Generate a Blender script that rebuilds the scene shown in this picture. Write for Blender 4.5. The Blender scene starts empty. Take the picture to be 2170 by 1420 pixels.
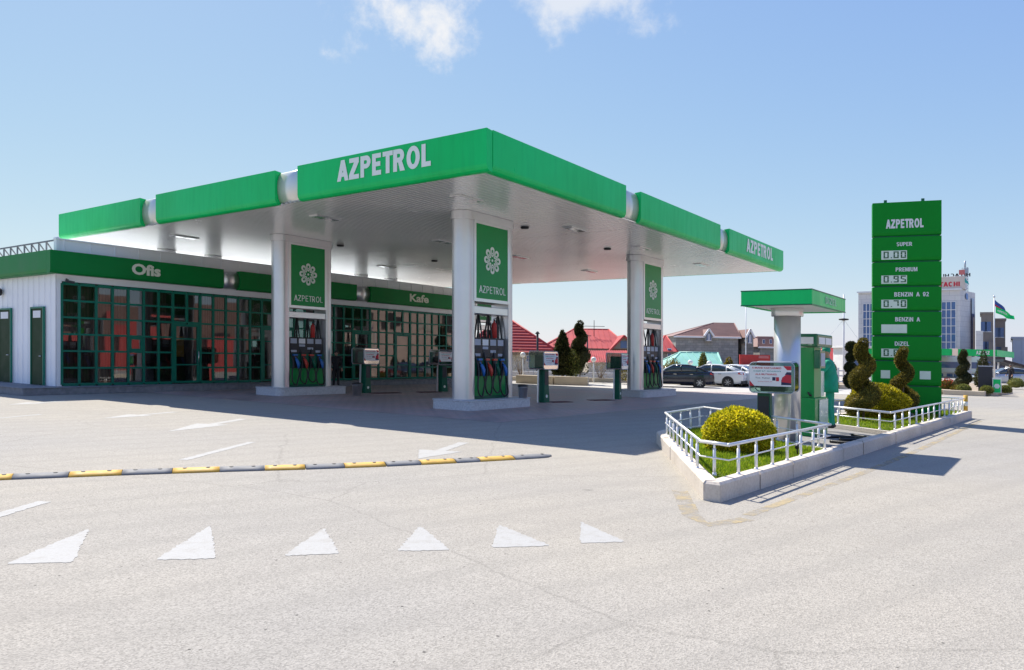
import bpy, bmesh, math, random
import numpy as np
from mathutils import Vector, Matrix

random.seed(7)
RNG = np.random.default_rng(11)
SC = bpy.context.scene
COL = SC.collection
R = math.radians

# ------------------------------------------------------------------ camera
FOC, HZ, EYE, SLOPE = 1600.0, 752.0, 1.7, 0.0195     # SLOPE: the whole forecourt falls away to the right by about 2 per cent
cam_d = bpy.data.cameras.new('camera')
cam = bpy.data.objects.new('camera', cam_d)
COL.objects.link(cam)
cam.location = (0, 0, EYE)
cam.rotation_euler = (R(90), 0, 0)
cam_d.sensor_width = 36.0
cam_d.sensor_fit = 'HORIZONTAL'
cam_d.lens = FOC / 2170.0 * 36.0
cam_d.shift_y = (HZ - 710.0) / 2170.0
cam_d.clip_end = 3000
SC.camera = cam

# ------------------------------------------------------------------ sun, sky, exposure
TO_SUN = Vector((-2.73, 4.92, 7.11)).normalized()
SUN_EL = math.asin(TO_SUN.z)
SUN_AZ = math.atan2(TO_SUN.x, TO_SUN.y)
sun_d = bpy.data.lights.new('sun', 'SUN')
sun_d.energy = 4.0
sun_d.angle = R(0.5)
sun_d.color = (1.0, 0.945, 0.86)
sun = bpy.data.objects.new('sun', sun_d)
COL.objects.link(sun)
sun.rotation_euler = TO_SUN.to_track_quat('Z', 'Y').to_euler()

world = bpy.data.worlds.new('World')
SC.world = world
world.use_nodes = True
nt = world.node_tree
nt.nodes.clear()
wo = nt.nodes.new('ShaderNodeOutputWorld')
bg = nt.nodes.new('ShaderNodeBackground')
sky = nt.nodes.new('ShaderNodeTexSky')
sky.sky_type = 'NISHITA'
sky.sun_disc = False
sky.sun_elevation = SUN_EL
sky.sun_rotation = SUN_AZ
sky.air_density = 1.0
sky.dust_density = 0.25
sky.ozone_density = 2.0
sky.altitude = 0
bg.inputs['Strength'].default_value = 0.072
tc = nt.nodes.new('ShaderNodeTexCoord')
def wmath(op, a, b=None, c=None):
    n = nt.nodes.new('ShaderNodeMath'); n.operation = op
    for i, q in enumerate((a, b, c)):
        if q is None: continue
        if isinstance(q, (int, float)): n.inputs[i].default_value = q
        else: nt.links.new(q, n.inputs[i])
    return n.outputs[0]
wn = nt.nodes.new('ShaderNodeTexNoise'); wn.inputs['Scale'].default_value = 15.0
wn.inputs['Detail'].default_value = 9.0; wn.inputs['Roughness'].default_value = 0.62
nt.links.new(tc.outputs['Generated'], wn.inputs['Vector'])
cloud = None
for c, s, amt in (((-0.152, 1, 0.458), (7.6, 1.0, 13.5), 1.0), ((0.094, 1, 0.484), (8.2, 1.0, 18.0), 0.75)):
    d = Vector(c).normalized()
    sb = nt.nodes.new('ShaderNodeVectorMath'); sb.operation = 'SUBTRACT'
    nt.links.new(tc.outputs['Generated'], sb.inputs[0]); sb.inputs[1].default_value = d
    ml = nt.nodes.new('ShaderNodeVectorMath'); ml.operation = 'MULTIPLY'
    nt.links.new(sb.outputs[0], ml.inputs[0]); ml.inputs[1].default_value = s
    ln = nt.nodes.new('ShaderNodeVectorMath'); ln.operation = 'LENGTH'
    nt.links.new(ml.outputs[0], ln.inputs[0])
    fall = wmath('SUBTRACT', 1.0, ln.outputs['Value'])
    dens = wmath('MULTIPLY_ADD', wn.outputs['Fac'], 2.7, wmath('ADD', fall, -1.50))
    sm = nt.nodes.new('ShaderNodeMapRange'); sm.interpolation_type = 'SMOOTHSTEP'
    nt.links.new(dens, sm.inputs['Value'])
    sm.inputs['From Min'].default_value = 0.0; sm.inputs['From Max'].default_value = 0.85
    sm.inputs['To Max'].default_value = amt
    cloud = sm.outputs[0] if cloud is None else wmath('MAXIMUM', cloud, sm.outputs[0])
mixc = nt.nodes.new('ShaderNodeMix'); mixc.data_type = 'RGBA'
SKY_SAT = nt.nodes.new('ShaderNodeHueSaturation')
SKY_SAT.inputs['Saturation'].default_value = 0.92
# the camera's shoulder: the bright haze near the horizon rolls off instead of clipping
sep = nt.nodes.new('ShaderNodeSeparateColor'); nt.links.new(sky.outputs[0], sep.inputs[0])
comb = nt.nodes.new('ShaderNodeCombineColor')
for i, (c_, k_) in enumerate(((2.25, 2.0), (1.56, 1.0), (.96, .10))):
    x_ = wmath('MULTIPLY', sep.outputs[i], .136)
    y_ = wmath('DIVIDE', wmath('MULTIPLY', x_, c_/.136), wmath('ADD', x_, k_))
    nt.links.new(y_, comb.inputs[i])
nt.links.new(comb.outputs[0], SKY_SAT.inputs['Color'])
nt.links.new(cloud, mixc.inputs['Factor'])
nt.links.new(SKY_SAT.outputs[0], mixc.inputs['A'])
mixc.inputs['B'].default_value = (6.6, 6.7, 6.9, 1)
nt.links.new(mixc.outputs['Result'], bg.inputs['Color'])
nt.links.new(bg.outputs[0], wo.inputs[0])

SC.view_settings.view_transform = 'Standard'
SC.view_settings.look = 'None'
SC.view_settings.gamma = 1
SC.view_settings.exposure = 0.92
SC.cycles.max_bounces = 8
SC.cycles.transparent_max_bounces = 12
SC.cycles.use_denoising = True

# ------------------------------------------------------------------ layout of the place (metres)
ANG = R(54.15)
UX, UY = math.cos(ANG), math.sin(ANG)
FX, FY = -0.596, 18.0                      # ground point below the canopy's near corner

def S(u, v):                               # forecourt grid: u along the canopy's right edge, v along its left edge
    return FX + u * UX - v * UY, FY + u * UY + v * UX
def UV(x, y):
    dx, dy = x - FX, y - FY
    return dx * UX + dy * UY, -dx * UY + dy * UX
def G(px, py, z=0.0):                      # survey: ground point seen at photo pixel
    D = (EYE - z) * FOC / (py - SLOPE * (px - 1085) - HZ)
    return (px - 1085) / FOC * D, D
def W(px, py, D):                          # survey: point at a known distance
    return (px - 1085) / FOC * D, D, EYE - (py - SLOPE * (px - 1085) - HZ) * D / FOC
def U_at(px, v):
    t = (px - 1085) / FOC
    bx, by = S(0, v)
    return (t * by - bx) / (UX - t * UY)
def V_at(px, u):
    t = (px - 1085) / FOC
    bx, by = S(u, 0)
    return (t * by - bx) / (-UY - t * UX)

# ------------------------------------------------------------------ mesh builder
class MB:
    def __init__(s):
        s.v, s.f, s.m, s.s = [], [], [], []
    def add(s, vs, fs, mi=0, sm=False):
        o = len(s.v)
        s.v += [tuple(p) for p in vs]
        for f in fs:
            s.f.append([i + o for i in f]); s.m.append(mi); s.s.append(sm)
        return s
    def box(s, a, b, mi=0):
        x0, y0, z0 = a; x1, y1, z1 = b
        return s.add([(x0,y0,z0),(x1,y0,z0),(x1,y1,z0),(x0,y1,z0),(x0,y0,z1),(x1,y0,z1),(x1,y1,z1),(x0,y1,z1)],
                     [(0,3,2,1),(4,5,6,7),(0,1,5,4),(1,2,6,5),(2,3,7,6),(3,0,4,7)], mi)
    def rbox(s, c, size, rz=0.0, mi=0):            # c = centre of the bottom
        x, y, z = c; l, w, h = size
        ca, sa = math.cos(rz), math.sin(rz)
        vs = []
        for k in (0, 1):
            for (i, j) in ((-1,-1),(1,-1),(1,1),(-1,1)):
                a, b = i*l/2, j*w/2
                vs.append((x+a*ca-b*sa, y+a*sa+b*ca, z+k*h))
        return s.add(vs, [(0,3,2,1),(4,5,6,7),(0,1,5,4),(1,2,6,5),(2,3,7,6),(3,0,4,7)], mi)
    def bar(s, p, q, w, h, mi=0):                   # rectangular bar p -> q
        p, q = Vector(p), Vector(q); d = (q-p).normalized()
        up = Vector((0,0,1)) if abs(d.z) < .95 else Vector((1,0,0))
        a = d.cross(up).normalized()*w/2; b = a.cross(d).normalized()*h/2
        vs = [p-a-b, p+a-b, p+a+b, p-a+b, q-a-b, q+a-b, q+a+b, q-a+b]
        return s.add(vs, [(0,1,2,3),(7,6,5,4),(0,4,5,1),(1,5,6,2),(2,6,7,3),(3,7,4,0)], mi)
    def prism(s, poly, z0, z1, mi=0, sm=False):
        n = len(poly)
        ar = sum(poly[i][0]*poly[(i+1)%n][1]-poly[(i+1)%n][0]*poly[i][1] for i in range(n))
        if ar < 0: poly = poly[::-1]
        vs = [(p[0],p[1],z0) for p in poly] + [(p[0],p[1],z1) for p in poly]
        s.add(vs, [tuple(range(n-1,-1,-1)), tuple(range(n,2*n))], mi)
        return s.add(vs, [(i,(i+1)%n,n+(i+1)%n,n+i) for i in range(n)], mi, sm)
    def extrude(s, prof, frame, length, mi=0, sm=False):   # prof: (a,b) points; frame: origin, adir, bdir, ldir
        o, ad, bd, ld = [Vector(q) for q in frame]
        n = len(prof)
        vs = [o+ad*a+bd*b for a, b in prof] + [o+ad*a+bd*b+ld*length for a, b in prof]
        s.add(vs, [(i,(i+1)%n,n+(i+1)%n,n+i) for i in range(n)], mi, sm)
        return s.add(vs, [tuple(range(n-1,-1,-1)), tuple(range(n,2*n))], mi)
    def tube(s, pts, r, n=8, mi=0, closed=False, caps=True):
        pts = [Vector(p) for p in pts]; m = len(pts)
        rs = r if hasattr(r, '__len__') else [r]*m
        vs = []; prev = None
        for i, p in enumerate(pts):
            if closed: d = pts[(i+1)%m]-pts[i-1]
            else: d = pts[min(i+1,m-1)]-pts[max(i-1,0)]
            d = d.normalized() if d.length > 1e-9 else Vector((0,0,1))
            if prev is None:
                up = Vector((0,0,1)) if abs(d.z) < .9 else Vector((1,0,0))
                a = d.cross(up).normalized()
            else:
                a = (prev - d*prev.dot(d)).normalized()
            prev = a; b = d.cross(a)
            for k in range(n):
                t = 2*math.pi*k/n
                vs.append(p+(a*math.cos(t)+b*math.sin(t))*rs[i])
        fs = []
        for i in range(m if closed else m-1):
            j = (i+1) % m
            for k in range(n):
                fs.append((i*n+k, i*n+(k+1)%n, j*n+(k+1)%n, j*n+k))
        s.add(vs, fs, mi, True)
        if caps and not closed:
            s.add(vs[:n], [tuple(range(n-1,-1,-1))], mi); s.add(vs[-n:], [tuple(range(n))], mi)
        return s
    def cyl(s, p, q, r0, r1=None, n=20, mi=0):
        return s.tube([p, q], [r0, r0 if r1 is None else r1], n, mi)
    def lathe(s, prof, c=(0,0,0), n=24, mi=0):
        vs = []; m = len(prof)
        for r, z in prof:
            for k in range(n):
                t = 2*math.pi*k/n
                vs.append((c[0]+r*math.cos(t), c[1]+r*math.sin(t), c[2]+z))
        fs = [(i*n+k, i*n+(k+1)%n, (i+1)*n+(k+1)%n, (i+1)*n+k) for i in range(m-1) for k in range(n)]
        s.add(vs, fs, mi, True)
        s.add(vs[:n], [tuple(range(n-1,-1,-1))], mi); s.add(vs[-n:], [tuple(range(n))], mi)
        return s
    def ball(s, c, r, mi=0, n=16, m=10):
        r = r if hasattr(r, '__len__') else (r, r, r)
        vs = [(c[0], c[1], c[2]-r[2])]
        for i in range(1, m):
            a = -math.pi/2 + math.pi*i/m
            for k in range(n):
                t = 2*math.pi*k/n
                vs.append((c[0]+r[0]*math.cos(a)*math.cos(t), c[1]+r[1]*math.cos(a)*math.sin(t), c[2]+r[2]*math.sin(a)))
        vs.append((c[0], c[1], c[2]+r[2])); L = len(vs)-1
        fs = [(0, 1+(k+1)%n, 1+k) for k in range(n)]
        for i in range(m-2):
            fs += [(1+i*n+k, 1+i*n+(k+1)%n, 1+(i+1)*n+(k+1)%n, 1+(i+1)*n+k) for k in range(n)]
        fs += [(1+(m-2)*n+k, 1+(m-2)*n+(k+1)%n, L) for k in range(n)]
        return s.add(vs, fs, mi, True)
    def loft(s, rings, mi=0, sm=True, caps=True):
        n = len(rings[0]); vs = [p for r in rings for p in r]
        s.add(vs, [(i*n+k, i*n+(k+1)%n, (i+1)*n+(k+1)%n, (i+1)*n+k) for i in range(len(rings)-1) for k in range(n)], mi, sm)
        if caps:
            s.add(rings[0], [tuple(range(n-1,-1,-1))], mi); s.add(rings[-1], [tuple(range(n))], mi)
        return s
    def text(s, txt, o, ex, ey, w, h, depth=.006, mi=0, bold=.02, align='L'):
        # lettering fitted into a w x h box whose lower left corner is o
        cu = bpy.data.curves.new('t', 'FONT'); cu.body = txt; cu.size = 1; cu.extrude = .02; cu.offset = bold
        cu.resolution_u = 3
        ob = bpy.data.objects.new('t', cu); COL.objects.link(ob)
        dg = bpy.context.evaluated_depsgraph_get()
        me = bpy.data.meshes.new_from_object(ob.evaluated_get(dg))
        co = [v.co.copy() for v in me.vertices]; fs = [tuple(p.vertices) for p in me.polygons]
        bpy.data.objects.remove(ob); bpy.data.curves.remove(cu); bpy.data.meshes.remove(me)
        x0, x1 = min(c.x for c in co), max(c.x for c in co); y0, y1 = min(c.y for c in co), max(c.y for c in co)
        o, ex, ey = Vector(o), Vector(ex).normalized(), Vector(ey).normalized(); ez = ex.cross(ey)
        k = h/(y1-y0); kx = (w/(x1-x0)) if w else k
        vs = [o + ex*((c.x-x0)*kx) + ey*((c.y-y0)*k) + ez*(0.0 if c.z < 0 else depth) for c in co]
        return s.add(vs, fs, mi)
    def build(s, name, mats, parent=None, bevel=0.0, seg=2, loc=None):
        me = bpy.data.meshes.new(name)
        me.from_pydata(s.v, [], s.f)
        if not isinstance(mats, (list, tuple)): mats = [mats]
        for q in mats: me.materials.append(q)
        me.polygons.foreach_set('material_index', s.m)
        me.polygons.foreach_set('use_smooth', s.s)
        if bevel or True:
            bm = bmesh.new(); bm.from_mesh(me)
            bmesh.ops.remove_doubles(bm, verts=bm.verts, dist=1e-5)
            if bevel:
                ed = [e for e in bm.edges if len(e.link_faces) == 2 and e.calc_face_angle(0) > R(35)]
                bmesh.ops.bevel(bm, geom=ed, offset=bevel, segments=seg, profile=.5, affect='EDGES', clamp_overlap=True)
            bm.to_mesh(me); bm.free()
        me.update()
        ob = bpy.data.objects.new(name, me); COL.objects.link(ob)
        if parent is not None: ob.parent = parent
        if loc: ob.location = loc
        return ob

# ------------------------------------------------------------------ bold sans lettering, drawn as closed loops (cap height 1)
def arc_pts(cx, cy, rx, ry, a0, a1, n=10):
    return [(cx+rx*math.cos(R(a0+(a1-a0)*i/n)), cy+ry*math.sin(R(a0+(a1-a0)*i/n))) for i in range(n+1)]
def ribbon(c, w):
    c = [Vector((*p, 0)) for p in c]; L, Q = [], []
    for i, p in enumerate(c):
        d = (c[min(i+1, len(c)-1)]-c[max(i-1, 0)]).normalized(); n = Vector((-d.y, d.x, 0))
        k = w[i] if hasattr(w, '__len__') else w
        L.append((p+n*k/2)[:2]); Q.append((p-n*k/2)[:2])
    return L+Q[::-1]
def glyph(ch, t):
    # returns advance width and loops; t = stem weight
    h = t*.86                                             # bar weight
    def rect(a, b, c, d): return [(a,b),(c,b),(c,d),(a,d)]
    if ch == 'A':
        w = .60+t*.9; m = w/2; s = t*1.08
        k = (m-t*.52)                                     # foot to apex run
        x = lambda z: k*z
        return w, [[(0,0),(s,0),(s+k*.20,.20),(w-s-k*.20,.20),(w-s,0),(w,0),(m+t*.52,1),(m-t*.52,1)],
                   [(s+k*.36,.20+h),(w-s-k*.36,.20+h),(m,.20+h+max(.1,(w-2*s-2*k*.36)*1.25))]]
    if ch == 'Z': w = .48+t*.9; return w, [[(0,0),(w,0),(w,h),(t*1.32,h),(w-.01,1-h),(w-.01,1),(.02,1),(.02,1-h),(w-t*1.38,1-h),(0,h)]]
    if ch in 'PRB':
        w = .42+t*1.1; r0 = .30; cx = w-r0; y0 = .40
        if ch == 'P': return w, [[(0,0),(t,0),(t,y0),(cx,y0)]+arc_pts(cx,(1+y0)/2,r0,(1-y0)/2,-90,90)+[(0,1)], [(t,y0+h),(cx-.02,y0+h)]+arc_pts(cx-.02,(1+y0)/2,r0-t+.02,(1-y0)/2-h,-90,90)+[(t,1-h)]]
        if ch == 'R': w += .05; return w, [[(0,0),(t,0),(t,y0),(cx-.08,y0),(w-t*1.25,0),(w,0),(cx+.16,y0+.04)]+arc_pts(cx,(1+y0)/2,r0,(1-y0)/2,-58,90)+[(0,1)], [(t,y0+h),(cx-.02,y0+h)]+arc_pts(cx-.02,(1+y0)/2,r0-t+.02,(1-y0)/2-h,-90,90)+[(t,1-h)]]
        return w+.02, [[(0,0),(cx,0)]+arc_pts(cx,.27,r0+.02,.27,-90,75)+arc_pts(cx-.02,.76,r0-.02,.24,-60,90)+[(0,1)], [(t,h),(cx-.02,h),]+arc_pts(cx-.02,.275,r0-t+.02,.275-h,-90,90,8)+[(t,.55)], [(t,.55+h*.8),(cx-.05,.55+h*.8)]+arc_pts(cx-.05,(.55+h*.8+1-h)/2,r0-t+.02,(1-h-.55-h*.8)/2,-90,90,8)+[(t,1-h)]]
    if ch == 'E': w = .40+t*.8; return w, [[(0,0),(w,0),(w,h),(t,h),(t,.5-h*.45),(w-.05,.5-h*.45),(w-.05,.5+h*.55),(t,.5+h*.55),(t,1-h),(w-.01,1-h),(w-.01,1),(0,1)]]
    if ch == 'F': w = .38+t*.8; return w, [[(0,0),(t,0),(t,.5-h*.45),(w-.05,.5-h*.45),(w-.05,.5+h*.55),(t,.5+h*.55),(t,1-h),(w,1-h),(w,1),(0,1)]]
    if ch == 'T': w = .46+t*.8; m = w/2; return w, [[(m-t/2,0),(m+t/2,0),(m+t/2,1-h),(w,1-h),(w,1),(0,1),(0,1-h),(m-t/2,1-h)]]
    if ch == 'L': w = .36+t*.8; return w, [[(0,0),(w,0),(w,h),(t,h),(t,1),(0,1)]]
    if ch == 'I': return t, [rect(0,0,t,1)]
    if ch == 'i': return t, [rect(0,0,t,.74), rect(0,.84,t,1)]
    if ch == 'H': w = .48+t*.9; return w, [[(0,0),(t,0),(t,.5-h/2),(w-t,.5-h/2),(w-t,0),(w,0),(w,1),(w-t,1),(w-t,.5+h/2),(t,.5+h/2),(t,1),(0,1)]]
    if ch == 'N': w = .48+t*.95; return w, [[(0,0),(t,0),(t,.62),(w-t,0),(w,0),(w,1),(w-t,1),(w-t,.38),(t,1),(0,1)]]
    if ch == 'M': w = .60+t; m = w/2; return w, [[(0,0),(t,0),(t,.66),(m-t*.35,0),(m+t*.35,0),(w-t,.66),(w-t,0),(w,0),(w,1),(w-t*1.25,1),(m,.36),(t*1.25,1),(0,1)]]
    if ch == 'D': w = .50+t*.9; return w, [[(0,0),(w-.36,0)]+arc_pts(w-.36,.5,.36,.5,-90,90,14)+[(0,1)], [(t,h),(w-.36,h)]+arc_pts(w-.36,.5,.36-t,.5-h,-90,90,14)+[(t,1-h)]]
    if ch in 'OQ':
        w = .62+t*.8; l = [arc_pts(w/2,.5,w/2,.515,0,349,31), arc_pts(w/2,.5,w/2-t*1.02,.515-h,0,349,31)]
        if ch == 'Q': l.append([(w*.74,-.10),(w*.98,-.10),(w*.98,-.02),(w*.74,-.02)])
        return w, l
    if ch in 'CG':
        w = .58+t*.8; c = arc_pts(w/2,.5,w/2-t/2,.515-h/2,48,312 if ch == 'C' else 330,26); l = [ribbon(c, t)]
        if ch == 'G': l = [ribbon(c+[(w-t*.5,.48),(w*.55,.48)], h)]
        return w, l
    if ch == 'S':
        w = .46+t*.8; r = w/2-t/2; q = .25-h*.25
        c = arc_pts(w/2,.75-h*.12,r,q,25,180,10)+arc_pts(w/2,.75-h*.12,r,q,200,270,6)[0:]+arc_pts(w/2,.25+h*.12,r,q,90,-25,8)+arc_pts(w/2,.25+h*.12,r,q,-45,-155,10)
        return w, [ribbon(c, h)]
    if ch == 'U': w = .48+t*.85; r = w/2-t/2; return w, [ribbon([(t/2,1),(t/2,.4)]+arc_pts(w/2,.36,r,.36-h/2,180,360,14)[1:-1]+[(w-t/2,.4),(w-t/2,1)], t)]
    if ch == '2': w = .44+t*.6; r = w/2-t/2; return w, [ribbon(arc_pts(w/2,.71,r,.29-h/2,165,-25,14)+[(t*.7,.12)], t), ] if False else [ribbon(arc_pts(w/2,.71,r,.29-h/2,165,-28,14)+[(w*.42,.30),(t*.55,h*1.02)], t*.95), [(0,0),(w,0),(w,h),(0,h)]]
    if ch == '9': w = .48+t*.6; r = w/2-t/2; return w, [ribbon(arc_pts(w/2,.5,r,.5-h/2,-155,-8,10)+arc_pts(w/2,.66,r,.34-h/2,4,318,22), t*.95)]
    if ch == '.': return t, [rect(0,0,t,t)]
    return .3, []
def glyphs(self, txt, o, ex, ey, w, h, depth=.006, mi=0, t=.2, gap=.10, sp=.35):
    cu = bpy.data.curves.new('g', 'CURVE'); cu.dimensions = '2D'; cu.fill_mode = 'BOTH'
    x = 0.0
    for ch in txt:
        if ch == ' ': x += sp; continue
        adv, loops = glyph(ch, t)
        for l in loops:
            s = cu.splines.new('POLY'); s.points.add(len(l)-1); s.use_cyclic_u = True
            for p, q in zip(s.points, l): p.co = (q[0]+x, q[1], 0, 1)
        x += adv+(gap*.3 if ch in 'AT' or ch == 'L' else gap)
    x -= gap
    ob = bpy.data.objects.new('g', cu); COL.objects.link(ob)
    me = bpy.data.meshes.new_from_object(ob.evaluated_get(bpy.context.evaluated_depsgraph_get()))
    co = [v.co.copy() for v in me.vertices]; fs = [tuple(p.vertices) for p in me.polygons]; nz = [p.normal.z for p in me.polygons]
    bpy.data.objects.remove(ob); bpy.data.curves.remove(cu); bpy.data.meshes.remove(me)
    o, ex, ey = Vector(o), Vector(ex).normalized(), Vector(ey).normalized(); ez = ex.cross(ey)
    kx = w/x if w else h
    vs = [o+ex*(c.x*kx)+ey*(c.y*h)+ez*depth for c in co]
    fs = [f if z > 0 else f[::-1] for f, z in zip(fs, nz)]
    return self.add(vs, fs, mi)
def segdigits(self, txt, o, ex, ey, w, h, depth=.004, mi=0):
    # seven-segment figures: each segment a separate flat bar
    seg = {'0':'abcdef','1':'bc','2':'abged','3':'abgcd','4':'fgbc','5':'afgcd','6':'afgedc','7':'abc','8':'abcdefg','9':'abcdfg'}
    cw, t = .56, .15; o, ex, ey = Vector(o), Vector(ex).normalized(), Vector(ey).normalized(); ez = ex.cross(ey)
    tot = sum(.30 if c == '.' else cw+.22 for c in txt)-.22; x = 0.0; kx = w/tot
    def R4(a, b, c, d):
        self.add([o+ex*((x+p)*kx)+ey*(q*h)+ez*depth for p, q in ((a,b),(c,b),(c,d),(a,d))], [(0,1,2,3)], mi)
    for ch in txt:
        if ch == '.': R4(0,0,.14,.13); x += .30; continue
        g = .02
        for s in seg[ch]:
            if s == 'a': R4(0,1-t,cw,1)
            if s == 'd': R4(0,0,cw,t)
            if s == 'g': R4(t+g,.5-t/2,cw-t-g,.5+t/2)
            if s == 'f': R4(0,.5+g,t,1-t-g)
            if s == 'e': R4(0,t+g,t,.5-g)
            if s == 'b': R4(cw-t,.5+g,cw,1-t-g)
            if s == 'c': R4(cw-t,t+g,cw,.5-g)
        x += cw+.22
    return self
MB.glyphs = glyphs; MB.segdigits = segdigits

def tag(o, label=None, cat=None, group=None, kind=None):
    if label: o['label'] = label
    if cat: o['category'] = cat
    if group: o['group'] = group
    if kind: o['kind'] = kind
    return o
def thing(name, label, cat, loc=(0,0,0), rz=0.0, group=None):
    o = bpy.data.objects.new(name, None); COL.objects.link(o)
    o.empty_display_size = .2
    o.location = loc; o.rotation_euler = (0, 0, rz)
    return tag(o, label, cat, group)
def copy_tree(o, parent=None):
    c = o.copy(); COL.objects.link(c)
    if parent is not None: c.parent = parent
    for ch in [q for q in o.children]:
        copy_tree(ch, c)
    return c
def ring2(cx, cy, r, n, a0=0.0, a1=2*math.pi):
    return [(cx+r*math.cos(a0+(a1-a0)*i/(n-1)), cy+r*math.sin(a0+(a1-a0)*i/(n-1))) for i in range(n)]

# ------------------------------------------------------------------ materials
def new_mat(name):
    m = bpy.data.materials.new(name); m.use_nodes = True
    n = m.node_tree; b = n.nodes['Principled BSDF']
    return m, n, b
def node(n, t, **kw):
    q = n.nodes.new(t)
    for k, v in kw.items():
        if k in q.inputs: q.inputs[k].default_value = v
        else: setattr(q, k, v)
    return q
def ramp(n, fac, stops):
    r = n.nodes.new('ShaderNodeValToRGB'); n.links.new(fac, r.inputs[0])
    e = r.color_ramp.elements
    while len(e) < len(stops): e.new(0.5)
    for q, (p, c) in zip(e, stops):
        q.position = p; q.color = (c[0], c[1], c[2], 1)
    return r.outputs[0]
def coords(n, kind='Object'):
    return node(n, 'ShaderNodeTexCoord').outputs[kind]
def position(n):
    return node(n, 'ShaderNodeNewGeometry').outputs['Position']
def mixrgb(n, fac, a, b, mode='MIX'):
    q = n.nodes.new('ShaderNodeMix'); q.data_type = 'RGBA'; q.blend_type = mode
    for sock, v in (('Factor', fac), ('A', a), ('B', b)):
        if hasattr(v, 'links') or hasattr(v, 'is_linked'): n.links.new(v, q.inputs[sock])
        elif sock == 'Factor': q.inputs[sock].default_value = v
        else: q.inputs[sock].default_value = (v[0], v[1], v[2], 1)
    return q.outputs['Result']
def bump(n, b, h, strength=.3, dist=.01):
    q = node(n, 'ShaderNodeBump', Strength=strength, Distance=dist)
    n.links.new(h, q.inputs['Height']); n.links.new(q.outputs[0], b.inputs['Normal'])
def pm(name, col, rough=.5, metal=0.0, var=.12, scale=3.0, bmp=0.0, bscale=60.0, coat=0.0, spec=.5, rvar=.15):
    m, n, b = new_mat(name)
    b.inputs['Metallic'].default_value = metal
    b.inputs['Specular IOR Level'].default_value = spec
    b.inputs['Coat Weight'].default_value = coat
    b.inputs['Coat Roughness'].default_value = .08
    co = coords(n)
    nz = node(n, 'ShaderNodeTexNoise', Scale=scale, Detail=6.0, Roughness=.6)
    n.links.new(co, nz.inputs['Vector'])
    lo = [max(0, c*(1-var)) for c in col]; hi = [min(1, c*(1+var)) for c in col]
    n.links.new(ramp(n, nz.outputs['Fac'], [(.3, lo), (.7, hi)]), b.inputs['Base Color'])
    mr = node(n, 'ShaderNodeMapRange'); n.links.new(nz.outputs['Fac'], mr.inputs[0])
    mr.inputs['From Min'].default_value = .3; mr.inputs['From Max'].default_value = .7
    mr.inputs['To Min'].default_value = max(.02, rough*(1-rvar)); mr.inputs['To Max'].default_value = min(1, rough*(1+rvar))
    n.links.new(mr.outputs[0], b.inputs['Roughness'])
    if bmp:
        n2 = node(n, 'ShaderNodeTexNoise', Scale=bscale, Detail=4.0); n.links.new(co, n2.inputs['Vector'])
        bump(n, b, n2.outputs['Fac'], bmp)
    return m

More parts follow.
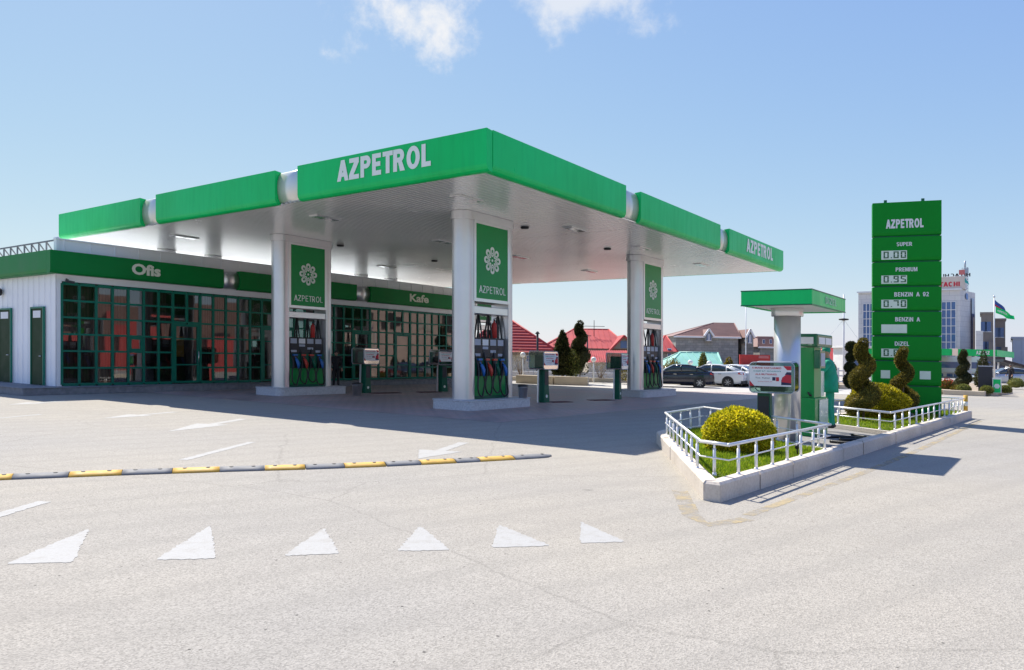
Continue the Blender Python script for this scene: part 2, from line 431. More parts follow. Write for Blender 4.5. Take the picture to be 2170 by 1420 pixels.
def mat_asphalt(name, base, patch, tint=(1,1,1)):
    m, n, b = new_mat(name); p = position(n)
    big = node(n, 'ShaderNodeTexNoise', Scale=.22, Detail=5.0, Roughness=.55); n.links.new(p, big.inputs['Vector'])
    mid = node(n, 'ShaderNodeTexNoise', Scale=2.3, Detail=6.0, Roughness=.65); n.links.new(p, mid.inputs['Vector'])
    fine = node(n, 'ShaderNodeTexVoronoi', Scale=90.0); n.links.new(p, fine.inputs['Vector'])
    peb = node(n, 'ShaderNodeTexVoronoi', Scale=34.0); n.links.new(p, peb.inputs['Vector'])
    c0 = ramp(n, big.outputs['Fac'], [(.25, [q*.80 for q in base]), (.75, [q*1.03 for q in base])])
    c1 = mixrgb(n, .5, c0, ramp(n, mid.outputs['Fac'], [(.3, [q*.85 for q in base]), (.7, [q*1.12 for q in base])]))
    c2 = mixrgb(n, .52, c1, ramp(n, fine.outputs['Color'], [(.05, [q*.45 for q in base]), (.45, base), (.95, [min(1, q*1.5) for q in base])]))
    # scattered dark stones
    dk = ramp(n, peb.outputs['Color'], [(.0, (1,1,1)), (.05, (1,1,1)), (.06, (0,0,0))])
    dd = ramp(n, peb.outputs['Distance'], [(.25, (1,1,1)), (.42, (0,0,0))])
    msk = mixrgb(n, 1.0, dk, dd, 'MULTIPLY')
    c3 = mixrgb(n, msk, c2, [q*.22 for q in base])
    # fine cracks
    ck = node(n, 'ShaderNodeTexVoronoi', Scale=.16, feature='DISTANCE_TO_EDGE')
    dn = node(n, 'ShaderNodeTexNoise', Scale=1.3, Detail=6.0, Roughness=.7); n.links.new(p, dn.inputs['Vector'])
    n.links.new(mixrgb(n, .16, p, dn.outputs['Color'], 'LINEAR_LIGHT'), ck.inputs['Vector'])
    ckm = ramp(n, ck.outputs['Distance'], [(0.0, (1,1,1)), (.0011, (0,0,0))])
    c4 = mixrgb(n, mixrgb(n, 1.0, ckm, (.28,.28,.28), 'MULTIPLY'), c3, [q*.4 for q in base])
    # tyre-worn and stained zones
    st = node(n, 'ShaderNodeTexNoise', Scale=.45, Detail=8.0, Roughness=.7)
    mp = node(n, 'ShaderNodeMapping'); mp.inputs['Rotation'].default_value = (0,0,R(-36)); mp.inputs['Scale'].default_value = (.35,1.6,1)
    n.links.new(p, mp.inputs['Vector']); n.links.new(mp.outputs[0], st.inputs['Vector'])
    c5 = mixrgb(n, mixrgb(n, 1.0, ramp(n, st.outputs['Fac'], [(.5, (0,0,0)), (.72, (1,1,1))]), (.35,.35,.35), 'MULTIPLY'), c4, patch)
    # broad change of tone between pours, a little warmer in places
    hu = node(n, 'ShaderNodeTexNoise', Scale=.11, Detail=3.0); n.links.new(p, hu.inputs['Vector'])
    c6 = mixrgb(n, 1.0, c5, ramp(n, hu.outputs['Fac'], [(.35, (.93,.935,.95)), (.65, (1.05,1.02,.96))]), 'MULTIPLY')
    # wheel lanes: long soft bands broken up by noise
    wv = node(n, 'ShaderNodeTexWave', Scale=.42, Distortion=2.2, Detail=3.0); wv.inputs['Detail Scale'].default_value = .6
    mw = node(n, 'ShaderNodeMapping'); mw.inputs['Rotation'].default_value = (0,0,R(52)); n.links.new(p, mw.inputs['Vector']); n.links.new(mw.outputs[0], wv.inputs['Vector'])
    c7 = mixrgb(n, mixrgb(n, 1.0, ramp(n, wv.outputs['Fac'], [(.62, (0,0,0)), (.95, (1,1,1))]), ramp(n, mid.outputs['Fac'], [(.3, (.05,.05,.05)), (.7, (.30,.30,.30))]), 'MULTIPLY'), c6, [q*.72 for q in base])
    # oil drips
    od = node(n, 'ShaderNodeTexVoronoi', Scale=1.15); n.links.new(p, od.inputs['Vector'])
    om = mixrgb(n, 1.0, ramp(n, od.outputs['Color'], [(.0, (1,1,1)), (.16, (1,1,1)), (.18, (0,0,0))]), ramp(n, od.outputs['Distance'], [(.05, (1,1,1)), (.11, (0,0,0))]), 'MULTIPLY')
    c8 = mixrgb(n, mixrgb(n, 1.0, om, (.38,.38,.38), 'MULTIPLY'), c7, [q*.30 for q in base])
    n.links.new(c8, b.inputs['Base Color'])
    b.inputs['Roughness'].default_value = .9; b.inputs['Specular IOR Level'].default_value = .25
    bump(n, b, fine.outputs['Distance'], .5, .006)
    return m
def mat_fascia():
    m, n, b = new_mat('green_panel'); co = coords(n)
    mp = node(n, 'ShaderNodeMapping'); mp.inputs['Scale'].default_value = (3.2,3.2,.35); n.links.new(co, mp.inputs['Vector'])
    st = node(n, 'ShaderNodeTexNoise', Scale=1.6, Detail=7.0, Roughness=.65); n.links.new(mp.outputs[0], st.inputs['Vector'])
    lg = node(n, 'ShaderNodeTexNoise', Scale=.35, Detail=3.0); n.links.new(co, lg.inputs['Vector'])
    c = ramp(n, lg.outputs['Fac'], [(.3, (.001,.54,.115)), (.7, (.002,.63,.165))])
    c = mixrgb(n, 1.0, c, ramp(n, st.outputs['Fac'], [(.34, (.90,.92,.93)), (.55, (1,1,1))]), 'MULTIPLY')
    n.links.new(c, b.inputs['Base Color']); b.inputs['Specular IOR Level'].default_value = .25
    rr = ramp(n, st.outputs['Fac'], [(.3, (.45,.45,.45)), (.7, (.26,.26,.26))]); n.links.new(rr, b.inputs['Roughness'])
    bump(n, b, lg.outputs['Fac'], .12, .2)
    return m
def mat_pavers():
    m, n, b = new_mat('brick_pavers'); p = position(n)
    mp = node(n, 'ShaderNodeMapping'); mp.inputs['Rotation'].default_value = (0,0,-ANG); n.links.new(p, mp.inputs['Vector'])
    br = node(n, 'ShaderNodeTexBrick', Scale=1.0); br.offset = .5
    br.inputs['Brick Width'].default_value = .42; br.inputs['Row Height'].default_value = .21
    br.inputs['Mortar Size'].default_value = .012; br.inputs['Bias'].default_value = -.1
    br.inputs['Color1'].default_value = (.52,.38,.355,1); br.inputs['Color2'].default_value = (.42,.38,.37,1); br.inputs['Mortar'].default_value = (.15,.14,.135,1)
    n.links.new(mp.outputs[0], br.inputs['Vector'])
    nz = node(n, 'ShaderNodeTexNoise', Scale=.5, Detail=7.0, Roughness=.65); n.links.new(p, nz.inputs['Vector'])
    oil = ramp(n, nz.outputs['Fac'], [(.35, (.62,.62,.63)), (.62, (1,1,1))])
    n.links.new(mixrgb(n, 1.0, br.outputs['Color'], oil, 'MULTIPLY'), b.inputs['Base Color'])
    rr = ramp(n, nz.outputs['Fac'], [(.35, (.45,.45,.45)), (.65, (.75,.75,.75))]); n.links.new(rr, b.inputs['Roughness'])
    bump(n, b, br.outputs['Fac'], -.4, .006)
    return m
def mat_leaf(name, cols, rough=.55, trans=.25):
    m, n, b = new_mat(name)
    g = node(n, 'ShaderNodeNewGeometry')
    k = len(cols)
    c = ramp(n, g.outputs['Random Per Island'], [((i+.5)/k, q) for i, q in enumerate(cols)])
    nz = node(n, 'ShaderNodeTexNoise', Scale=2.6, Detail=3.0); n.links.new(g.outputs['Position'], nz.inputs['Vector'])
    c = mixrgb(n, 1.0, c, ramp(n, nz.outputs['Fac'], [(.3, (.65,.7,.6)), (.7, (1.15,1.1,1.1))]), 'MULTIPLY')
    n.links.new(c, b.inputs['Base Color'])
    b.inputs['Roughness'].default_value = rough; b.inputs['Specular IOR Level'].default_value = .3
    if trans:
        tr = node(n, 'ShaderNodeBsdfTranslucent'); n.links.new(c, tr.inputs['Color'])
        mx = node(n, 'ShaderNodeMixShader', Fac=trans)
        n.links.new(b.outputs[0], mx.inputs[1]); n.links.new(tr.outputs[0], mx.inputs[2])
        n.links.new(mx.outputs[0], n.nodes['Material Output'].inputs[0])
    return m
def mat_blocks(name, c1, c2, mortar, bw, bh, var=.25, msize=.012):
    m, n, b = new_mat(name)
    co = coords(n, 'Object')
    sx = node(n, 'ShaderNodeSeparateXYZ'); n.links.new(co, sx.inputs[0])
    ad = node(n, 'ShaderNodeMath', operation='ADD'); n.links.new(sx.outputs[0], ad.inputs[0]); n.links.new(sx.outputs[1], ad.inputs[1])
    cb = node(n, 'ShaderNodeCombineXYZ'); n.links.new(ad.outputs[0], cb.inputs[0]); n.links.new(sx.outputs[2], cb.inputs[1])
    br = node(n, 'ShaderNodeTexBrick', Scale=1.0)
    br.inputs['Brick Width'].default_value = bw; br.inputs['Row Height'].default_value = bh
    br.inputs['Mortar Size'].default_value = msize
    for k, c in (('Color1', c1), ('Color2', c2), ('Mortar', mortar)): br.inputs[k].default_value = (*c, 1)
    n.links.new(cb.outputs[0], br.inputs['Vector'])
    nz = node(n, 'ShaderNodeTexNoise', Scale=.6, Detail=6.0, Roughness=.7); n.links.new(co, nz.inputs['Vector'])
    n.links.new(mixrgb(n, 1.0, br.outputs['Color'], ramp(n, nz.outputs['Fac'], [(.3, (1-var,)*3), (.7, (1+var*.5,)*3)]), 'MULTIPLY'), b.inputs['Base Color'])
    b.inputs['Roughness'].default_value = .9
    return m
def mat_glass(name, tint, opacity, rough=.03, wave=.0, ior=1.75):
    # real window glass: mirror reflection at grazing angles over a tinted see-through body; each pane sits a little differently
    m, n, b = new_mat(name)
    n.nodes.remove(b)
    tr = node(n, 'ShaderNodeBsdfTransparent'); tr.inputs[0].default_value = (*tint, 1)
    df = node(n, 'ShaderNodeBsdfDiffuse'); df.inputs[0].default_value = (*[q*.08 for q in tint], 1)
    gl = node(n, 'ShaderNodeBsdfGlossy', Roughness=rough)
    m0 = node(n, 'ShaderNodeMixShader', Fac=opacity); n.links.new(tr.outputs[0], m0.inputs[1]); n.links.new(df.outputs[0], m0.inputs[2])
    fr = node(n, 'ShaderNodeFresnel', IOR=ior)
    m1 = node(n, 'ShaderNodeMixShader'); n.links.new(fr.outputs[0], m1.inputs[0])
    n.links.new(m0.outputs[0], m1.inputs[1]); n.links.new(gl.outputs[0], m1.inputs[2])
    if wave:
        nz = node(n, 'ShaderNodeTexNoise', Scale=.8, Detail=1.0); n.links.new(coords(n), nz.inputs['Vector'])
        bp = node(n, 'ShaderNodeBump', Strength=wave, Distance=.05); n.links.new(nz.outputs['Fac'], bp.inputs['Height'])
        n.links.new(bp.outputs[0], gl.inputs['Normal'])
    n.links.new(m1.outputs[0], n.nodes['Material Output'].inputs[0])
    return m

M = {}
M['asphalt'] = mat_asphalt('asphalt', (.350,.328,.288), (.275,.258,.232))
M['pavers'] = mat_pavers()
M['green'] = mat_fascia()
M['green_sign'] = pm('green_sign', (.003,.27,.06), .32, 0, .08, .6, spec=.35)
M['green_dark'] = pm('green_dark', (.004,.105,.06), .4, 0, .1, 1.5, spec=.3)
M['green_frame'] = pm('green_frame', (.005,.165,.105), .4, 0, .1, 2.0, spec=.3)
M['green_office'] = pm('green_office', (.003,.20,.04), .45, 0, .1, .8, spec=.2)
M['silver'] = pm('satin_aluminium', (.72,.72,.72), .30, .85, .04, 1.2, rvar=.06)
M['link'] = pm('fascia_link_metal', (.74,.74,.66), .32, .55, .05, 1.2)
M['chrome'] = pm('polished_steel', (.75,.75,.74), .12, 1.0, .04, 2.0)
M['soffit'] = pm('soffit_metal', (.90,.89,.87), .26, .32, .04, .25, rvar=.06)
M['column'] = pm('column_paint', (.70,.695,.70), .30, .65, .06, .9, rvar=.08)
M['white'] = pm('white_paint', (.74,.74,.73), .5, 0, .06, 2.0)
M['white_letter'] = pm('white_lettering', (.78,.84,.76), .5, 0, .03, 2.0)
M['wall_white'] = pm('white_cladding', (.86,.87,.88), .45, 0, .05, .8)
M['stone'] = pm('island_granite', (.55,.55,.56), .6, 0, .22, 22.0, bmp=.08)
M['platform'] = pm('platform_stone', (.22,.22,.235), .7, 0, .25, 6.0)
M['concrete'] = pm('kerb_concrete', (.58,.52,.45), .85, 0, .16, 2.4, bmp=.25, bscale=45)
M['rail'] = pm('white_rail', (.80,.79,.77), .3, .25, .06, 4.0)
M['paint'] = pm('road_paint', (.80,.79,.75), .75, 0, .10, 9.0)
M['rub_y'] = pm('yellow_rubber', (.62,.36,.05), .7, 0, .22, 7.0)
M['rub_g'] = pm('grey_rubber', (.19,.19,.19), .75, 0, .2, 7.0)
M['black'] = pm('black_plastic', (.018,.018,.02), .45, 0, .2, 4.0)
M['rubber'] = pm('hose_rubber', (.012,.012,.012), .4, 0, .2, 5.0)
M['dark'] = pm('dark_void', (.03,.03,.032), .7, 0, .2, 2.0)
M['red'] = pm('red_paint', (.48,.04,.035), .45, 0, .12, 3.0, spec=.3)
M['blue'] = pm('blue_plastic', (.02,.14,.45), .4, 0, .1, 3.0)
M['redplastic'] = pm('red_plastic', (.55,.05,.03), .4, 0, .1, 3.0)
M['maroon'] = pm('maroon_mat', (.09,.025,.028), .9, 0, .2, 8.0)
M['soil'] = pm('soil', (.34,.27,.19), .95, 0, .3, 3.0, bmp=.4, bscale=20)
M['bark'] = pm('bark', (.16,.11,.075), .9, 0, .3, 9.0, bmp=.5, bscale=40)
M['roof_red'] = pm('red_metal_roof', (.44,.060,.058), .6, 0, .12, .5, spec=.25)
M['roof_brown'] = pm('brown_roof', (.24,.135,.115), .7, 0, .14, .9)
M['roof_green'] = pm('green_metal_roof', (.20,.45,.37), .5, 0, .10, .6)
M['cream'] = pm('cream_wall', (.58,.52,.43), .85, 0, .12, .8)
M['tan'] = pm('tan_wall', (.27,.225,.19), .85, 0, .15, .6)
M['grey_wall'] = pm('grey_cladding', (.42,.45,.52), .6, 0, .1, .5)
M['navy'] = pm('navy_metal', (.016,.018,.03), .45, 0, .12, 2.0)
M['skin'] = pm('skin', (.42,.24,.16), .55, 0, .1, 9.0)
M['overall'] = pm('green_overall', (.006,.30,.18), .8, 0, .2, 7.0, bmp=.4, bscale=14)
M['darkcloth'] = pm('dark_cloth', (.02,.02,.024), .85, 0, .3, 7.0)
M['tyre'] = pm('tyre', (.02,.02,.021), .8, 0, .2, 8.0)
M['rim'] = pm('alloy_rim', (.55,.55,.57), .3, .8, .1, 4.0)
M['carglass'] = pm('car_glass', (.035,.055,.062), .05, 0, .1, 2.0, coat=1.0)
M['lamp_red'] = pm('tail_lens', (.45,.03,.03), .15, 0, .1, 4.0, coat=.6)
M['lamp_clear'] = pm('head_lens', (.6,.6,.62), .12, .3, .1, 4.0, coat=.6)
M['globe'] = pm('opal_globe', (.85,.84,.80), .3, 0, .03, 4.0)
M['paper'] = pm('paper', (.80,.80,.80), .7, 0, .04, 5.0)
M['teal_ink'] = pm('teal_ink', (.02,.32,.30), .7, 0, .05, 5.0)
M['red_ink'] = pm('red_ink', (.55,.03,.05), .7, 0, .05, 5.0)
M['navy_ink'] = pm('navy_ink', (.03,.03,.08), .7, 0, .05, 5.0)
M['price'] = pm('price_window', (.70,.80,.66), .5, 0, .05, 5.0)
M['digit'] = pm('price_digit', (.004,.09,.02), .5, 0, .05, 5.0)
M['curtain'] = pm('brown_blind', (.26,.175,.155), .8, 0, .2, 1.2)
M['yellowp'] = pm('yellow_board', (.60,.38,.06), .6, 0, .15, 2.0)
M['grass'] = mat_leaf('grass_blades', [(.17,.30,.012),(.24,.38,.016),(.32,.43,.02),(.40,.46,.03)], .8, .45)
M['turf'] = pm('turf_soil', (.07,.085,.02), .95, 0, .35, 14.0)
M['bush'] = mat_leaf('golden_bush', [(.20,.23,.006),(.50,.46,.012),(.74,.64,.02),(.88,.78,.04)], .6, .45)
M['bush2'] = mat_leaf('olive_bush', [(.14,.14,.008),(.34,.31,.012),(.55,.47,.015),(.70,.58,.02)], .6, .35)
M['cypress'] = mat_leaf('cypress', [(.08,.072,.014),(.14,.12,.022),(.23,.185,.03),(.40,.31,.05)], .65, .28)
M['conifer'] = mat_leaf('conifer', [(.04,.052,.02),(.065,.075,.026),(.11,.105,.036)], .65, .2)
M['lightshrub'] = mat_leaf('light_shrub', [(.10,.13,.03),(.22,.24,.05),(.34,.33,.09)], .6, .3)
M['dryshrub'] = mat_leaf('dry_shrub', [(.20,.15,.09),(.30,.23,.14),(.38,.30,.19)], .8, .2)
M['office_glass'] = mat_glass('office_glass', (.80,.76,.75), .06, .02, .02, 2.3)
M['tower_glass'] = pm('tower_glass', (.07,.14,.30), .06, 0, .25, .35, spec=.5)
M['plastic'] = mat_glass('clear_plastic', (.55,.72,.66), .16, .08, .15, 1.35)
M['stoneblock'] = mat_blocks('grey_block', (.36,.345,.31), (.25,.25,.24), (.20,.195,.18), .8, .36, .3, .02)
M['cladding'] = mat_blocks('panel_cladding', (.66,.65,.64), (.62,.61,.61), (.42,.42,.43), 1.5, .8, .08, .02)
M['brownbrick'] = mat_blocks('brown_brick', (.17,.10,.08), (.12,.075,.06), (.2,.17,.15), .5, .2, .2, .01)
# ================================================================== SETTING: ground, paving, road paint
def slab_sheet(name, poly, z, m, label=None, cat='pavement'):
    mb = MB(); mb.add([(x, y, z) for x, y in poly], [tuple(range(len(poly)))])
    o = mb.build(name, m)
    if o.data.polygons[0].normal.z < 0: o.data.flip_normals()
    o['kind'] = 'structure'
    if label: tag(o, label, cat)
    return o
E0 = 1500
slab_sheet('ground', [(-E0,-60),(E0,-60),(E0,E0),(-E0,E0)], 0.0, M['asphalt'], 'pale worn asphalt of the forecourt and the road beyond', 'asphalt')
slab_sheet('paving', [S(.9,.3), S(24.6,-.6), S(24.6,17.2), S(.9,17.2)], .004, M['pavers'], 'reddish brick paving in the shade under the canopy', 'paving')
# far parking area in light concrete setts
M['setts'] = mat_blocks('pale_setts', (.50,.47,.43), (.44,.42,.39), (.36,.34,.31), .6, .3, .15, .02)
slab_sheet('parking_pavement', [(1.0,38.6),(20.5,38.6),(23.5,47.2),(-2.0,47.2)], .006, M['setts'], 'pale paved parking strip behind the canopy', 'paving')

def paint_poly(name, pts, label, group, cat='road marking', m='paint', z=.003):
    q = []                                           # edges worn ragged by traffic
    for i in range(len(pts)):
        a, b = Vector(pts[i]), Vector(pts[(i+1) % len(pts)]); k = max(1, int((b-a).length/.03)); d = (b-a).normalized() if (b-a).length > 1e-6 else Vector((1, 0))
        for j in range(k): q.append(tuple(a.lerp(b, j/k)+Vector((-d.y, d.x))*(random.gauss(0, .007) if j else 0)))
    pts = q
    mb = MB(); cx = sum(p[0] for p in pts)/len(pts); cy = sum(p[1] for p in pts)/len(pts)
    mb.add([(x-cx, y-cy, 0) for x, y in pts], [tuple(range(len(pts)))])
    o = mb.build(name, M[m]); o.location = (cx, cy, z)
    if o.data.polygons[0].normal.z < 0: o.data.flip_normals()
    return tag(o, label, cat, group)
# worn road paint: ragged edges and thin patches
def worn_paint():
    m, n, b = new_mat('worn_road_paint'); p = position(n)
    nz = node(n, 'ShaderNodeTexNoise', Scale=7.0, Detail=9.0, Roughness=.72); n.links.new(p, nz.inputs['Vector'])
    vo = node(n, 'ShaderNodeTexVoronoi', Scale=70.0); n.links.new(p, vo.inputs['Vector'])
    c = mixrgb(n, ramp(n, nz.outputs['Fac'], [(.36, (1,1,1)), (.50, (.0,.0,.0))]), (.375,.37,.35), (.315,.30,.27))
    c = mixrgb(n, .35, c, ramp(n, vo.outputs['Color'], [(.1, (.30,.285,.26)), (.5, (.385,.38,.36))]))
    n.links.new(c, b.inputs['Base Color']); b.inputs['Roughness'].default_value = .8
    bump(n, b, vo.outputs['Distance'], .4, .004)
    return m
M['paint'] = worn_paint()
tri = [((10,1196),(155,1192),(190,1120)), ((328,1187),(458,1184),(447,1113)), ((600,1178),(720,1174),(687,1119)),
       ((840,1168),(955,1166),(890,1115)), ((1042,1161),(1168,1157),(1057,1112)), ((1230,1152),(1325,1148),(1230,1105))]
tl = ['leftmost white give-way triangle, long and slanted, near the left frame edge', 'second white give-way triangle from the left, upright right edge',
      'third white give-way triangle from the left', 'fourth white give-way triangle from the left, nearly symmetric',
      'fifth white give-way triangle, second from the right end', 'rightmost and smallest white give-way triangle']
for t, l in zip(tri, tl):
    pts = [G(*p) for p in t]
    # soften the tips
    q = []
    for i in range(3):
        a, b, c = pts[i-1], pts[i], pts[(i+1) % 3]
        for k in (.04, ):
            q.append((b[0]+(a[0]-b[0])*k, b[1]+(a[1]-b[1])*k)); q.append((b[0]+(c[0]-b[0])*k, b[1]+(c[1]-b[1])*k))
    paint_poly('painted_triangle', q, l, 'painted give-way triangles across the lane')
def lane_arrow(tip, tail, w, label, head=True, hw=None, hl=.42):
    a, b = Vector(G(*tail)), Vector(G(*tip)); d = (b-a); L = d.length; d.normalize(); n = Vector((-d.y, d.x)); hw = hw or w*2.6
    if head:
        k = b - d*L*hl
        pts = [a+n*w/2, k+n*w/2, k+n*hw/2-d*.0, b, k-n*hw/2, k-n*w/2, a-n*w/2]
    else:
        pts = [a+n*w/2, b+n*w/2, b-n*w/2, a-n*w/2]
    paint_poly('painted_arrow' if head else 'painted_line', [tuple(p) for p in pts], label, 'white lane arrows' if head else 'white lane dashes')
lane_arrow((355,915), (517,888), .22, 'white painted lane arrow in front of the first pump island, nearest of the upper three', True, .80, .55)
lane_arrow((216,887), (372,873), .20, 'white painted lane arrow in the middle of the upper three', True, .78, .5)
lane_arrow((15,858), (138,850), .22, 'far white painted lane arrow near the office corner', True, .8, .5)
lane_arrow((886,972), (983,938), .20, 'white painted arrow ending at the speed bump', True, .8, .45)
lane_arrow((388,975), (534,937), .15, 'slim white dash between the arrows and the speed bump', False)
lane_arrow((-30,1100), (95,1063), .15, 'white dash left of the triangles, nearest the camera', False)
lane_arrow((-40,890), (88,878), .13, 'faint white dash at the left frame edge', False)
# faded yellow paint along the planted island
def yline(pts, w, label):
    a = [Vector(G(*p)) for p in pts]; L, Rr = [], []
    for i, p in enumerate(a):
        d = (a[min(i+1, len(a)-1)]-a[max(i-1, 0)]).normalized(); n = Vector((-d.y, d.x))
        L.append(tuple(p+n*w/2)); Rr.append(tuple(p-n*w/2))
    return paint_poly('painted_kerb_line', L+Rr[::-1], label, None, m='faded_yellow')
def faded():
    m, n, b = new_mat('faded_yellow_paint'); p = position(n)
    nz = node(n, 'ShaderNodeTexNoise', Scale=3.0, Detail=9.0, Roughness=.75); n.links.new(p, nz.inputs['Vector'])
    c = mixrgb(n, ramp(n, nz.outputs['Fac'], [(.40, (0,0,0)), (.60, (1,1,1))]), (.37,.35,.32), (.47,.37,.20))
    n.links.new(c, b.inputs['Base Color']); b.inputs['Roughness'].default_value = .9
    tr = node(n, 'ShaderNodeBsdfTransparent'); mx = node(n, 'ShaderNodeMixShader')
    n.links.new(ramp(n, nz.outputs['Fac'], [(.36, (0,0,0)), (.62, (.85,.85,.85))]), mx.inputs[0])
    n.links.new(tr.outputs[0], mx.inputs[1]); n.links.new(b.outputs[0], mx.inputs[2]); n.links.new(mx.outputs[0], n.nodes['Material Output'].inputs[0])
    return m
M['faded_yellow'] = faded()
yline([(1585,1092),(1830,1002),(1955,950),(2078,892)], .13, 'faded yellow paint line along the long kerb of the planted island')
yline([(1585,1100),(1500,1112),(1465,1092),(1440,1040)], .20, 'faded yellow paint curving round the near corner of the planted island')

# ================================================================== SPEED BUMP
def speed_bump():
    a, b = Vector((*G(-160,1023), 0)), Vector((*G(1168,967), 0))
    # measured course of the bump, slightly bowed
    way = [Vector((*G(*p), 0)) for p in ((-160,1022),(0,1014),(260,1004),(470,997),(650,992),(815,986),(960,979),(1085,972),(1168,967))]
    cum = [0]
    for i in range(1, len(way)): cum.append(cum[-1]+(way[i]-way[i-1]).length)
    def at(s):
        for i in range(1, len(way)):
            if s <= cum[i] or i == len(way)-1:
                t = (s-cum[i-1])/(cum[i]-cum[i-1]); return way[i-1].lerp(way[i], t)
    root = thing('speed_bump', 'low rubber speed bump of yellow and grey segments across the forecourt', 'speed bump', tuple(way[4]))
    cuts = [p for p in (-50,29,148,260,366,466,561,646,728,814,887,960,1010,1083,1168)]
    def s_of(px):
        lo, hi = 0.0, cum[-1]
        for _ in range(40):
            m = (lo+hi)/2; p = at(m)
            if 1085+FOC*p.x/p.y < px: lo = m
            else: hi = m
        return (lo+hi)/2
    prof = [(-.15,0),(-.145,.018),(-.08,.045),(-.03,.052),(.03,.052),(.08,.045),(.145,.018),(.15,0)]
    for i in range(len(cuts)-1):
        s0, s1 = s_of(cuts[i])+.004, s_of(cuts[i+1])-.004
        p, q = at(s0), at(s1); d = (q-p).normalized(); n = Vector((-d.y, d.x, 0)); mb = MB()
        end = i == len(cuts)-2
        rings = []
        for k in range(7):
            t = k/6; c = p.lerp(q, t)-way[4]; sc = 1.0
            if end and t > .6: sc = max(.15, math.sqrt(max(0, 1-((t-.6)/.4)**2)))
            rings.append([c+n*x*(sc if end else 1)+Vector((0,0,z*(.5+.5*sc) if end else z)) for x, z in prof])
        yel = i % 2 == 0
        mb.loft(rings, 0, True)
        for t in (.25, .75):                       # bolt recesses
            c = p.lerp(q, t)-way[4]+n*-.02
            mb.cyl(c+Vector((0,0,.050)), c+Vector((0,0,.056)), .028, n=10, mi=1)
        o = mb.build('yellow_segment' if yel else 'grey_segment', [M['rub_y' if yel else 'rub_g'], M['black']], root)
speed_bump()

